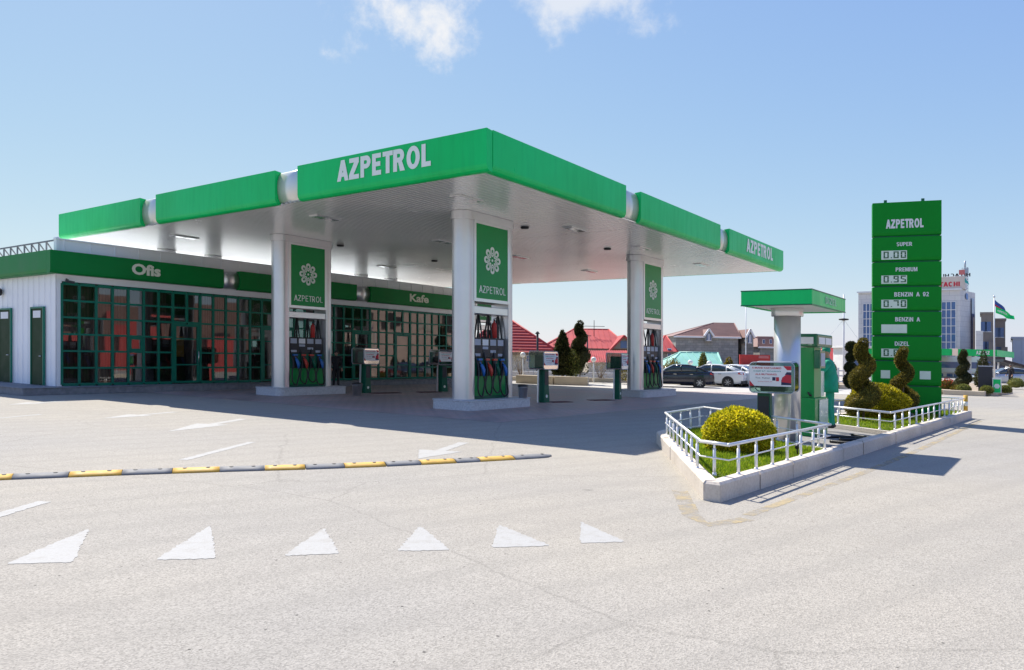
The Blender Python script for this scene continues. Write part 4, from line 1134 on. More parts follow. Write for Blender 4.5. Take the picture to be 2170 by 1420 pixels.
def lawn(poly, z, n, hgt, label):
    xs = [p[0] for p in poly]; ys = [p[1] for p in poly]
    P = np.stack([RNG.uniform(min(xs), max(xs), n*2), RNG.uniform(min(ys), max(ys), n*2)], axis=-1)
    P = P[in_poly(P, poly)][:n]; n = len(P)
    cl = np.sin(P[:, 0]*7.1)*np.sin(P[:, 1]*6.3)+np.sin(P[:, 0]*2.3+P[:, 1]*3.1)
    hh = hgt*RNG.uniform(.5, 1.2, n)*(1+.22*cl)
    a = RNG.uniform(0, 2*math.pi, n); b = RNG.uniform(0, 2*math.pi, n); w = .008
    base = np.concatenate([P, np.full((n, 1), z)], axis=1)
    s = np.stack([np.cos(a)*w, np.sin(a)*w, np.zeros(n)], axis=-1)
    t = np.stack([np.cos(b)*hh*.5, np.sin(b)*hh*.5, hh], axis=-1)
    V = np.stack([base-s, base+s, base+t], axis=1).reshape(-1, 3)
    o = np_mesh('grass', V, 3, [M['grass']]); tag(o, label, 'grass', kind='stuff')
    sl = slab_sheet('lawn_soil', poly, z+.002, M['turf'], label.replace('grass', 'turf soil under the grass'), 'soil')

# ================================================================== PLANTED ISLAND
ISL = [(2.30,9.06),(2.46,8.92),(14.35,23.55),(14.2,24.0),(13.3,25.0),(4.35,16.75),(3.20,15.60),(2.86,14.95)]
def inset(poly, d):
    n = len(poly); out = []
    for i in range(n):
        p0, p1, p2 = [Vector(poly[j]) for j in ((i-1) % n, i, (i+1) % n)]
        a = (p1-p0).normalized(); b = (p2-p1).normalized(); na = Vector((-a.y, a.x)); nb = Vector((-b.y, b.x))
        m = (na+nb).normalized(); k = d/max(.4, m.dot(na)); out.append(tuple(p1+m*k))
    return out
isl_root = thing('planted_island', 'long pale concrete traffic island with two lawns and a paved yard', 'traffic island', (2.4,9.0,0))
def build_island():
    o = Vector((2.4,9.0,0))
    inn = inset(ISL, .17); mid = inset(ISL, .025); n = len(ISL)
    HK = .24
    # kerb stones, each a slightly different length and shade, along every side
    for i in range(n):
        a, b = Vector(ISL[i]), Vector(ISL[(i+1) % n]); a2, b2 = Vector(inn[i]), Vector(inn[(i+1) % n]); am, bm_ = Vector(mid[i]), Vector(mid[(i+1) % n])
        L = (b-a).length; k = max(1, round(L/1.25)); mb = MB()
        for j in range(k):
            t0, t1 = j/k, (j+1)/k; g = .006/L if k > 1 else 0
            t0 += g if j else 0; t1 -= g if j < k-1 else 0
            hz = HK+random.uniform(-.008, .008); off_ = random.uniform(-.006, .006)
            nn = Vector((-(b-a).normalized().y, (b-a).normalized().x))*off_
            def P(p, q, t, z): c = p.lerp(q, t)+nn; return (c.x-o.x, c.y-o.y, z)
            A = [P(a,b,t0,0),P(a,b,t0,hz-.03),P(am,bm_,t0,hz),P(a2,b2,t0,hz),P(a2,b2,t0,0)]
            B = [P(a,b,t1,0),P(a,b,t1,hz-.03),P(am,bm_,t1,hz),P(a2,b2,t1,hz),P(a2,b2,t1,0)]
            mb.loft([A, B], 0, False)
        mb.build('kerb', M['kerb'], isl_root)
    # inner kerbs round the yard
    m = MB()
    for p, q in (((5.30,12.72),(4.30,16.60)), ((8.12,16.15),(7.15,19.35))):
        m.bar((p[0]-o.x,p[1]-o.y,.11), (q[0]-o.x,q[1]-o.y,.11), .13, .22)
    m.build('inner_kerb', M['kerb'], isl_root)
    yard = [(5.36,12.72),(8.05,16.05),(7.1,19.3),(4.36,16.65)]
    y = MB(); y.add([(p[0]-o.x,p[1]-o.y,.12) for p in yard], [(0,1,2,3)]); y.build('yard_paving', M['yard'], isl_root)
def kerb_mat():
    m, n, b = new_mat('weathered_kerb'); p = position(n)
    nz = node(n, 'ShaderNodeTexNoise', Scale=1.1, Detail=8.0, Roughness=.68); n.links.new(p, nz.inputs['Vector'])
    fn = node(n, 'ShaderNodeTexNoise', Scale=26.0, Detail=5.0); n.links.new(p, fn.inputs['Vector'])
    c = ramp(n, nz.outputs['Fac'], [(.28, (.46,.40,.32)), (.46, (.58,.51,.425)), (.7, (.67,.61,.53))])
    c = mixrgb(n, .4, c, ramp(n, fn.outputs['Fac'], [(.35, (.50,.44,.37)), (.6, (.70,.63,.55))]))
    n.links.new(c, b.inputs['Base Color']); b.inputs['Roughness'].default_value = .9; b.inputs['Specular IOR Level'].default_value = .2
    bump(n, b, fn.outputs['Fac'], .35, .012)
    return m
M['kerb'] = kerb_mat()
M['yard'] = mat_asphalt('yard_concrete', (.27,.26,.245), (.16,.155,.15))
build_island()
lawn1 = [(2.56,9.26),(5.28,12.66),(4.24,16.45),(3.35,15.45),(2.98,14.9),(2.48,9.34)]
lawn2 = [(8.18,16.30),(14.02,23.55),(13.2,24.75),(7.24,19.35)]
lawn(lawn1, .185, 26000, .055, 'bright green grass in the front part of the planted island')
lawn(lawn2, .185, 26000, .055, 'green grass round the price sign in the rear part of the planted island')

def railing(name, label, loop, closed, gaps=.62, zt=.63, extra=0.0, zb=.235):
    o = Vector((*loop[0], 0)); root = thing(name, label, 'railing', tuple(o), 0, 'white railings on the planted island')
    P = [Vector((x, y, 0))-o for x, y in loop]; n = len(P)
    segs = [(i, (i+1) % n) for i in range(n if closed else n-1)]
    top = MB(); mid = MB()
    for i, j in segs:
        a, b = P[i], P[j]
        top.tube([a+Vector((0,0,zt)), b+Vector((0,0,zt))], .022, 12)
        mid.tube([a+Vector((0,0,zt-.19)), b+Vector((0,0,zt-.19))], .0095, 8)
    for p in P:
        top.ball(p+Vector((0,0,zt)), .024, n=12, m=8)
    top.build('top_rail', M['rail'], root); mid.build('middle_rail', M['rail'], root)
    # joint sleeves on the top rail
    for i, j in segs:
        a, b = P[i], P[j]; L = (b-a).length; k = max(1, round(L/gaps)) if L > .55 else 1
        for q in range(k):
            t = (q+.5)/k if L > .55 else .5
            if L < .45: continue
            c = a.lerp(b, t); m = MB()
            m.cyl(c+Vector((0,0,zb-.08)), c+Vector((0,0,zt-.07)), .021, n=12); m.cyl(c+Vector((0,0,zt-.07)), c+Vector((0,0,zt-.02)), .014, n=10)
            m.cyl(c+Vector((0,0,zb-.03)), c+Vector((0,0,zb+.02)), .034, .025, n=12); m.cyl(c+Vector((0,0,zt-.205)), c+Vector((0,0,zt-.175)), .026, n=12)
            m.build('post', M['rail'], root)
    return root
railing('railing', 'white tubular railing round the front lawn with the golden bush', [(2.44,9.78),(2.70,9.40),(5.36,12.72),(4.22,16.62),(2.98,14.65)], True)
railing('railing', 'white tubular railing round the rear lawn beside the price sign', [(8.12,16.18),(14.02,23.42),(13.2,24.6),(7.2,19.3)], True, .72, .62)
b = thing('bollard', 'short yellow and white striped post at the far end of the railing', 'bollard', (14.12,23.50,.22))
MB().cyl((0,0,0), (0,0,.5), .06, n=14).build('post', M['rub_y'], b)
MB().cyl((0,0,.16), (0,0,.30), .0615, n=14).build('white_band', M['white'], b)
dome_bush('round_bush', 'golden yellow clipped bush on the front lawn inside the railing', 'bush', (3.74,12.45,.2), .565, .43, 15000, .050, .030, M['bush'], 'clipped golden bushes', lumps=.05, zc=.26)
dome_bush('round_bush', 'wide olive and gold bush between the two spiral topiaries', 'bush', (9.95,20.5,.2), .76, .52, 13000, .055, .034, M['bush2'], 'clipped golden bushes')
spiral_topiary('spiral_topiary', 'large olive spiral topiary in front of the price sign, left one of the pair', (8.98,19.3,.22), 1.96, .26, .25, .04, .215, .125, 2.3, 15000, .055, .026, M['cypress'], 2.4, 'spiral topiaries on the planted island')
spiral_topiary('spiral_topiary', 'slender olive spiral topiary right against the price sign, right one of the pair', (10.98,21.2,.22), 1.82, .25, .25, .04, .175, .11, 2.1, 12000, .055, .026, M['cypress'], 4.0, 'spiral topiaries on the planted island')
for (x, y), w in (((4.52,11.96), 'on the front lawn'), ((10.35,19.55), 'on the rear lawn')):
    s = thing('garden_spotlight', 'small black garden spotlight '+w, 'garden light', (x,y,.21), R(60), 'garden spotlights')
    MB().cyl((0,0,0), (0,0,.12), .012, n=8).build('stake', M['black'], s)
    MB().cyl((-.04,0,.11), (.05,0,.14), .03, .042, n=14).build('lamp_head', M['black'], s)

# ================================================================== KIOSK CANOPY AND DIESEL PUMP IN THE YARD
kio = thing('kiosk_canopy', 'small green-edged canopy on one thick silver column', 'canopy', (5.35,13.47,0), ANG)
def build_kiosk():
    U1, V1, z0, z1 = 2.62, 1.28, 2.70, 2.985
    t = .05
    for a, b, nm in (((0,0,z0),(t,V1,z1),0), ((t+.001,0,z0),(U1,t,z1),0), ((t+.001,V1-t,z0),(U1,V1,z1),0), ((U1-t,t+.001,z0),(U1,V1-t-.001,z1),0)):
        MB().box(a, b).build('fascia_panel', M['green'], kio, bevel=.006)
    MB().box((t+.002,t+.002,z0+.02), (U1-t-.002,V1-t-.002,z1-.03)).build('soffit', M['white'], kio)
    e = MB()
    for z in (z0-.004, z1-.016): e.box((-.006,-.006,z), (U1+.006,-.0005,z+.02)); e.box((-.006,0,z), (-.0005,V1+.006,z+.02))
    e.build('trim', M['green_dark'], kio)
    cx, cy = 1.17, .76
    c = MB(); c.cyl((cx,cy,.12), (cx,cy,2.58), .25, n=36); c.build('column', M['column'], kio)
    c = MB(); c.cyl((cx,cy,2.56), (cx,cy,2.72), .30, n=36); c.build('capital', M['column'], kio, bevel=.008)
    MB().glyphs('DiZEL', (.95,-.003,2.78), (1,0,0), (0,0,1), .85, .13, .006, t=.2).build('lettering', M['faded_letter'], kio)
M['faded_letter'] = pm('faded_lettering', (.34,.62,.42), .5, 0, .05, 3.0)
build_kiosk()
dp = thing('diesel_pump', 'tall green diesel pump with white lit head panels beside the kiosk column', 'fuel pump', (6.28,15.65,.12), ANG)
def build_dp():
    g = M['green_sign']
    MB().box((0,0,0), (1.05,.34,.80)).build('cabinet', g, dp, bevel=.012)
    MB().box((.05,.03,.80), (.62,.31,1.86)).build('riser', g, dp, bevel=.012)
    hd = MB(); hd.box((-.04,-.06,1.87), (1.25,.40,2.14)); h = hd.build('head', M['green_dark2'], dp, bevel=.03)
    for a, b in ((.06,.56),(.62,1.12)): MB().box((a,-.068,1.93), (b,-.061,2.07)).build('sign_plate', M['paper'], h)
    MB().box((-.048,.02,1.93), (-.041,.32,2.07)).build('sign_plate', M['paper'], h)
    d = MB(); d.box((.0,-.10,1.42), (.44,.02,1.80)); dd = d.build('display_box', M['green_dark2'], dp, bevel=.012)
    MB().box((.06,-.108,1.47), (.39,-.101,1.74)).build('display_window', M['grey_wall'], dd)
    MB().box((.30,-.02,.12), (1.02,-.008,.76)).build('clear_panel', M['plastic_panel'], dp)
    MB().box((.66,.04,.82), (.94,.30,1.36)).build('nozzle_bay', M['plastic_panel'], dp, bevel=.01)
    n = MB(); n.tube([(.05,.10,.84),(.14,.08,.90),(.22,.07,.84)], [.03,.035,.02], 8); n.tube([(.05,.10,.84),(.0,.14,.92)], .02, 8); n.build('nozzle', M['black'], dp)
    MB().tube([(.05,.36,1.7),(.10,.45,1.2),(.2,.48,.5),(.4,.46,.2),(.6,.44,.4),(.7,.36,.95)], .024, 8).build('hose', M['rubber'], dp)
M['green_dark2'] = pm('green_pump_head', (.004,.13,.055), .3, 0, .1, 1.5, coat=.2)
M['plastic_panel'] = pm('frosted_panel', (.45,.60,.53), .25, 0, .12, 3.0, coat=.3)
build_dp()
def hose_on_ground(label, pts):
    o = Vector(pts[0]); P = [Vector(p)-o for p in pts]; Q = []
    for k in range(len(P)-1):
        p0, p1, p2, p3 = P[max(k-1,0)], P[k], P[k+1], P[min(k+2, len(P)-1)]
        for j in range(7):
            t = j/7; Q.append(.5*((2*p1)+(p2-p0)*t+(2*p0-5*p1+4*p2-p3)*t*t+(3*p1-p0-3*p2+p3)*t**3))
    Q.append(P[-1]); ob = MB().tube(Q, .03, 8).build('fuel_hose', M['rubber']); ob.location = o
    tag(ob, label, 'hose', 'hoses lying in the yard')
hose_on_ground('black hose lying in a loop on the yard paving, nearer one', [(6.15,14.6,.15),(6.5,14.3,.15),(6.9,14.6,.15),(7.1,15.1,.15),(6.8,15.5,.15),(6.4,15.4,.15)])
hose_on_ground('black hose lying straight along the inner kerb', [(6.5,15.0,.15),(6.9,14.95,.15),(7.25,14.95,.15),(7.35,15.2,.15),(7.2,16.0,.15)])

# ================================================================== PAYMENT TERMINALS IN CLEAR COVERS
def make_terminal():
    root = thing('payment_terminal', 'terminal', 'payment terminal')
    p = MB()
    prof = [(-.14,0),(.20,0),(.15,.55),(.13,1.12),(-.13,1.12),(-.13,.5)]
    p.extrude(prof, ((0,-.12,0),(1,0,0),(0,0,1),(0,1,0)), .24); pi = p.build('pillar', M['green_dark'], root, bevel=.01)
    MB().box((-.115,-.128,.60), (.115,-.121,1.05)).build('access_plate', M['navy'], pi)
    q = MB(); q.cyl((0,-.13,.22), (0,-.122,.22), .055, n=16); q.build('round_emblem', M['white_letter'], pi)
    MB().bar((-.28,.05,0), (-.24,.05,1.12), .05, .05).build('post', M['column'], root)
    h = MB(); h.box((-.26,-.2,1.16), (.26,.2,1.62)); hh = h.build('terminal_head', M['green_dark'], root, bevel=.03)
    MB().box((-.18,-.208,1.32), (.06,-.201,1.54)).build('screen', M['navy'], hh)
    MB().box((.10,-.21,1.28), (.20,-.201,1.5)).build('keypad', M['black'], hh)
    s = MB()
    def rrect(y, g=0): 
        L, r = .46-g, .09; pts = []
        for cx, cz, a in ((L-r,.31-r-g,0),(-L+r,.31-r-g,90),(-L+r,-.31+r+g,180),(L-r,-.31+r+g,270)):
            pts += [(cx+r*math.cos(R(a+t)), y, 1.44+cz+r*math.sin(R(a+t))) for t in (0,30,60,90)]
        return pts
    s.loft([rrect(-.30,.02), rrect(-.28), rrect(.28), rrect(.30,.02)], 0, False); s.build('clear_cover', M['plastic'], root)
    fr = MB(); fr.tube(rrect(.292,.0), .012, 6, closed=True); fr.tube(rrect(-.292,.0), .008, 6, closed=True); fr.build('cover_rim', M['grey_wall'], root)
    # printed notice on the front
    n = MB(); y = -.318
    n.add([(-.45,y,1.27),(.40,y,1.27),(.40,y,1.68),(-.45,y,1.68),(-.45,y+.004,1.27),(.40,y+.004,1.27),(.40,y+.004,1.68),(-.45,y+.004,1.68)],
          [(0,1,2,3),(4,7,6,5),(0,4,5,1),(1,5,6,2),(2,6,7,3),(3,7,4,0)]); no = n.build('notice', M['paper'], root)
    ink = MB(); yy = y-.002
    ink.text('X BRAND KARTLARIMIZI', (-.40,yy,1.620), (1,0,0), (0,0,1), .60, .034, .001, 0, .02)
    ink.text('X KART ILƏ', (-.37,yy,1.558), (1,0,0), (0,0,1), .25, .030, .001, 1, .02)
    ink.text('ÖDƏNIŞ EDƏRƏK', (-.09,yy,1.556), (1,0,0), (0,0,1), .29, .030, .001, 1, .02)
    ink.text('ALA BILƏRSINIZ!', (-.33,yy,1.492), (1,0,0), (0,0,1), .44, .034, .001, 0, .02)
    ink.text('Tez, Rahat', (-.33,yy,1.418), (1,0,0), (0,0,1), .30, .030, .001, 2, 0)
    ink.text('www.kart.az', (-.28,yy,1.355), (1,0,0), (0,0,1), .30, .018, .001, 0, 0)
    ink.box((.02,yy-.001,1.385), (.085,yy+.001,1.455), 2); ink.box((.095,yy-.001,1.375), (.155,yy+.001,1.455), 0)
    ink.add([(-.45,yy,1.27),(-.35,yy,1.27),(-.45,yy,1.38)], [(0,1,2)], 0)
    pic = MB()
    pic.add([(.24,yy,1.678),(.40,yy,1.678),(.40,yy,1.60),(.32,yy,1.60)], [(3,2,1,0)], 0)
    pic.add([(.20,yy,1.30),(.40,yy,1.30),(.40,yy,1.40),(.20,yy,1.40)], [(0,1,2,3)], 2)
    pic.add([(.20,yy-.001,1.36),(.40,yy-.001,1.34),(.40,yy-.001,1.50),(.30,yy-.001,1.51),(.22,yy-.001,1.45)], [(0,1,2,3,4)], 0)
    pic.add([(.27,yy,1.50),(.40,yy,1.50),(.40,yy,1.56),(.31,yy,1.56)], [(0,1,2,3)], 2)
    pic.build('car_picture', [M['red_ink'], M['teal_ink'], M['navy_ink']], no)
    ink.build('print', [M['red_ink'], M['teal_ink'], M['navy_ink']], no)
    return root
term = make_terminal()
tg = 'payment terminals on the forecourt'
kt = copy_tree(term); place(kt, 4.95, 14.25, .05, ANG-R(90)+R(6), 'payment terminal in a clear cover before the kiosk column, poster facing the camera', tg); kt.scale = (.88, .88, .92)
for q in kt.children:
    if q.name.startswith('pillar'): q.location.x = -.2
    if q.name.startswith('post'): q.location.x = .55
for (px, py), lb, dr in (((1152,853), 'payment terminal just right of the nearest pump island', 0), ((1308,846), 'payment terminal left of the island with the parked cars behind', 12),
                  ((775,833), 'payment terminal right of the left pump island, before the cafe front', 6), ((938,830), 'payment terminal half hidden behind the nearest silver column', -8)):
    x, y = G(px, py); c = term if dr == 0 else copy_tree(term); place(c, x, y, 0, ANG+R(dr), lb, tg); c.scale = (1.06, 1.06, 1.06)
def mat_strip(label, a, b):
    p, q = G(*a), G(*b); o = MB().bar((0,0,.012), (q[0]-p[0], q[1]-p[1], .012), .5, .022).build('floor_mat', M['maroon']); o.location = (*p, 0)
    tag(o, label, 'floor mat', 'maroon mats on the paving')
mat_strip('maroon mat on the paving right of the terminal by the nearest island', (1166,853), (1206,852))
mat_strip('maroon mat on the paving left of the terminal before the right island', (1252,849), (1294,848))
mat_strip('maroon mat on the paving right of the terminal by the left island', (786,834), (846,833))
mat_strip('maroon mat on the paving behind the nearest silver column', (888,832), (930,831))
def bucket(label, px, py, z, h, r):
    x, y = G(px, py, z); t = thing('waste_bin', label, 'bin', (x,y,z), ANG, 'small bins on the pump islands')
    m = MB(); m.lathe([(r*.8,0),(r,h),(r*1.04,h),(r*.98,h-.01),(r*.8,.03)], n=16); m.build('bin_body', M['silver'], t)
    MB().lathe([(r*1.02,h),(r*1.08,h+.02),(r*.9,h+.07),(r*.3,h+.09)], n=16).build('lid', M['black'], t)
bucket('small steel bin on the right end of the nearest island', 1108, 843, .30, .36, .17)
bucket('small steel bin at the right end of the left island', 757, 838, .0, .42, .2)

# ================================================================== PRICE SIGN
DL, DR = 22.4, 21.75
sl = Vector(((1849-1085)/FOC*DL, DL, .2)); sr = Vector(((1995.5-1085)/FOC*DR, DR, .2))
sign = thing('price_sign', 'tall green fuel price sign with white price windows', 'price sign', tuple(sl), math.atan2(sr.y-sl.y, sr.x-sl.x))
def build_sign():
    Wd = (sr-sl).length
    zz = lambda y: EYE-(y-SLOPE*(1849-1085)-HZ)*DL/FOC-.2
    xx = lambda p: (p-1849)/146.5*Wd
    cuts = [430,503,556,608,660,712,764,816,872]
    th = .32
    fr = MB(); fr.box((.06,.06,0), (Wd-.06,th-.06,zz(434))); fr.build('core_frame', M['green_dark'], sign)
    lug = MB()
    for p in (1878,1958): lug.box((xx(p)-.04,.12,zz(432)), (xx(p)+.04,.2,zz(424)))
    lug.build('lifting_lug', M['green_dark'], sign)
    names = [('AZPETROL',1878,1957,463,482,.05),('SUPER',1901,1934,513,521,.02),('PREMIUM',1899,1945,565.5,574,.02),('BENZiN A 92',1896,1969,617,626,.015),
             ('BENZiN A',1898,1950,669.5,678.5,.015),('DiZEL',1897,1927,721,730,.015)]
    prices = ['0.00','0.95','0.70','','0.60']
    for i in range(8):
        a, b = zz(cuts[i+1]), zz(cuts[i])
        if i == 7: a = 0
        m = MB(); h = b-a
        prof = [(th/2,b-.012),(.0,b-.012),(.0,a+.12),(.02,a+.05),(.05,a+.025),(th/2,a+.025)]
        prof = prof[:-1]+[(.05,a+.025),(th-.05,a+.025),(th-.02,a+.05),(th,a+.12),(th,b-.012)]
        prof = [(0,b-.012),(0,a+.12),(.02,a+.05),(.05,a+.022),(th-.05,a+.022),(th-.02,a+.05),(th,a+.12),(th,b-.012)]
        m.extrude(prof, ((0,0,0),(0,1,0),(0,0,1),(1,0,0)), Wd)
        pn = m.build('sign_panel', M['green_sign2'], sign, bevel=.006)
        if i < 6:
            t, x0, x1, y0, y1, bo = names[i]
            # the photograph's letters drop to the left by perspective: use the height at the middle
            k = .0*(x0+x1)
            zb = zz(y1+(( (x0+x1)/2-1849)*.055 if i == 0 else ((x0+x1)/2-1849)*.035)); hh = (y1-y0)*.0139
            MB().glyphs(t, (xx(x0), -.002, zb), (1,0,0), (0,0,1), xx(x1)-xx(x0), hh, .004, t=.25 if i == 0 else .2, sp=.6).build('lettering', M['white'], pn)
        if 1 <= i <= 5:
            yb, yt = [(549.5,531),(600.5,583),(652,634),(704,686),(755,737)][i-1]
            w = MB(); w.box((xx(1868),-.006,zz(yb+1.5)), (xx(1923),.001,zz(yt+1.5))); ww = w.build('price_window', M['price'], pn)
            if prices[i-1]:
                MB().segdigits(prices[i-1], (xx(1873),-.007,zz(yb-1.2)), (1,0,0), (0,0,1), xx(1921)-xx(1873), 14*.0139, .003).build('price', M['digit'], ww)
        if i == 6:
            for x0, x1 in ((1867,1887),(1908,1930),(1950,1973)):
                w = MB(); w.box((xx(x0),-.006,zz(801)), (xx(x1),.001,zz(784))); w.build('price_window', M['price'], pn)
M['green_sign2'] = pm('price_sign_green', (.002,.24,.02), .5, 0, .08, .6, spec=.15)
build_sign()

# ================================================================== PEOPLE
def capsule(mb, p, q, r0, r1, n=10):
    p, q = Vector(p), Vector(q); d = (q-p)
    k = 5; pts, rs = [], []
    u = d.normalized()
    for i in range(k):
        t = -math.pi/2+math.pi/2*i/k; pts.append(p+u*(r0*math.sin(t))); rs.append(max(.002, r0*math.cos(t)))
    for i in range(6): pts.append(p.lerp(q, i/5)); rs.append(r0+(r1-r0)*i/5)
    for i in range(1, k+1):
        t = math.pi/2*i/k; pts.append(q+u*(r1*math.sin(t))); rs.append(max(.002, r1*math.cos(t)))
    mb.tube(pts, rs, n)
def fuse(mb, name, parent, mats, voxel, pick):
    o = mb.build(name, mats)
    rm = o.modifiers.new('r', 'REMESH'); rm.mode = 'VOXEL'; rm.voxel_size = voxel
    sm = o.modifiers.new('s', 'SMOOTH'); sm.iterations = 4; sm.factor = .5
    dg = bpy.context.evaluated_depsgraph_get(); me = bpy.data.meshes.new_from_object(o.evaluated_get(dg))
    bpy.data.objects.remove(o); me.name = name; me.materials.clear()
    for q in mats: me.materials.append(q)
    for p in me.polygons: p.use_smooth = True; p.material_index = pick(p.center)
    ob = bpy.data.objects.new(name, me); COL.objects.link(ob); ob.parent = parent
    return ob
def person(label, loc, rz, H, J, mats, pick, voxel=.011, group=None):
    root = thing('person', label, 'person', loc, rz, group); b = MB(); s = H/1.78
    V_ = lambda *p: Vector(p)*s
    # legs
    for k in ('L', 'R'):
        hip, kn, an = J['hip'+k], J['kn'+k], J['an'+k]
        capsule(b, V_(*hip), V_(*kn), .095*s, .065*s); capsule(b, V_(*kn), V_(*an), .062*s, .045*s)
        capsule(b, V_(an[0],an[1]-.02,.045), V_(an[0]+J['toe'][0],an[1]+J['toe'][1],.035), .045*s, .036*s)
        sh, el, wr = J['sh'+k], J['el'+k], J['wr'+k]
        capsule(b, V_(*sh), V_(*el), .062*s, .048*s); capsule(b, V_(*el), V_(*wr), .046*s, .032*s)
        d = (Vector(wr)-Vector(el)).normalized(); side = d.cross(Vector((0,0,1))).normalized() if abs(d.z) < .9 else Vector((0,1,0))
        pal = Vector(wr)+d*.075; capsule(b, V_(*(Vector(wr)+d*.02)), V_(*pal), .030*s, .036*s)
        for i, (o_, l_) in enumerate(((-.03,.070),(-.01,.08),(.01,.076),(.03,.06))):
            st = pal+side*o_; m1 = st+d*l_*.55; nn = side.cross(d); e_ = m1+(d*.6+nn*.5).normalized()*l_*.5
            capsule(b, V_(*st), V_(*m1), .0105*s, .010*s, 8); capsule(b, V_(*m1), V_(*e_), .010*s, .009*s, 8)
        th0 = Vector(wr)+d*.03-side*.028; th1 = th0-side*.03+d*.035
        capsule(b, V_(*th0), V_(*th1), .013*s, .011*s, 8); capsule(b, V_(*th1), V_(*(th1+d*.03)), .011*s, .010*s, 8)
    # trunk
    pel, ch, nk, hd = J['pel'], J['ch'], J['nk'], J['hd']
    hl, hr = Vector(J['hipL']), Vector(J['hipR'])
    capsule(b, V_(*hl), V_(*hr), .105*s, .105*s, 14)
    capsule(b, V_(*pel), V_(*ch), .125*s, .145*s, 16)
    capsule(b, V_(*(Vector(J['shL'])*.8+Vector(ch)*.2)), V_(*(Vector(J['shR'])*.8+Vector(ch)*.2)), .085*s, .085*s, 14)
    capsule(b, V_(*(Vector(pel).lerp(Vector(J['shL']), .6))), V_(*(Vector(pel).lerp(Vector(J['shR']), .6))), .105*s, .105*s, 14)
    capsule(b, V_(*nk), V_(*(Vector(nk).lerp(Vector(hd), .5))), .055*s, .052*s)
    f = Vector(J['face']); up = (Vector(hd)-Vector(nk)).normalized(); sd = f.cross(up).normalized()
    h = Vector(hd)
    b.ball(V_(*h), (.078*s, .078*s, .105*s), n=20, m=14); b.ball(V_(*(h+f*.018-up*.04)), (.064*s, .064*s, .08*s), n=16, m=10)
    b.ball(V_(*(h+f*.092-up*.012)), (.014*s, .014*s, .022*s), n=8, m=6)                   # nose
    for k in (-1, 1): b.ball(V_(*(h+sd*k*.078-up*.01)), (.013*s, .018*s, .03*s), n=8, m=6)   # ears
    b.ball(V_(*(h+f*.078-up*.058)), (.022*s, .022*s, .010*s), n=8, m=6)                     # mouth
    ob = fuse(b, 'body', root, mats, voxel*s, lambda c: pick(c/s))
    return root, s, h, f, up, sd
# worker: stands with his back half turned, both arms forward at the pump
JW = dict(hipL=(-.09,.0,.94), hipR=(.09,.0,.94), knL=(-.10,.03,.50), knR=(.10,-.02,.50), anL=(-.10,-.03,.08), anR=(.11,-.06,.08), toe=(0,.17),
          shL=(-.20,.05,1.42), shR=(.20,.05,1.42), elL=(-.24,.22,1.17), elR=(.24,.24,1.18), wrL=(-.14,.44,1.12), wrR=(.12,.45,1.14),
          pel=(0,0,1.0), ch=(0,.05,1.33), nk=(0,.05,1.49), hd=(0,.075,1.66), face=(0,.93,-.36))
def pick_w(c):
    if c.z > 1.52 and c.y > .02: return 1
    if c.y > .40 and c.z < 1.3: return 1
    if c.z < .085: return 2
    return 0
wr, s, h, f, up, sd = person('man in a loose green overall and cap bending to the diesel pump', (7.12,16.9,.20), R(68), 1.83, JW, [M['overall'], M['skin'], M['black']], pick_w)
cp = MB(); cp.ball((h+up*.035-f*.005)*s, (.092*s, .092*s, .082*s), n=18, m=10); cp.build('cap', M['overall'], wr)
vz = MB(); q = h+up*.045+f*.09; vz.loft([[tuple((q+sd*x+f*y*(1-abs(x)*4)+up*z)*s) for x, y, z in ((-.07,0,0),(.07,0,0),(.07,0,.012),(-.07,0,.012))], [tuple((q+sd*x+f*.075-up*.02+up*z)*s) for x, z in ((-.045,0),(.045,0),(.045,.010),(-.045,.010))]], 0, False); vz.build('cap_peak', M['black'], wr)
# loose jacket of the overall
jk = MB(); rings = []
for z, rx, ry, cy in ((.78,.225,.175,.0),(.95,.215,.17,.005),(1.10,.205,.165,.015),(1.25,.215,.165,.035),(1.38,.225,.15,.05),(1.46,.17,.115,.06),(1.505,.075,.075,.07)):
    rings.append([((rx+.008*math.sin(5*t+z*9))*math.cos(t)*s, (cy+(ry+.01*math.sin(4*t+z*13))*math.sin(t))*s, z*s) for t in [2*math.pi*i/28 for i in range(28)]])
jk.loft(rings, 0, True); jk.build('jacket', M['overall'], wr)
sl_ = MB()
for a, b_, c in (('shL','elL','wrL'),('shR','elR','wrR')):
    A, B_, C = Vector(JW[a])*s, Vector(JW[b_])*s, Vector(JW[c])*s
    sl_.tube([A, A.lerp(B_, .5), B_, B_.lerp(C, .5), B_.lerp(C, .9)], [.09*s, .082*s, .074*s, .066*s, .055*s], 14)
sl_.build('sleeves', M['overall'], wr)
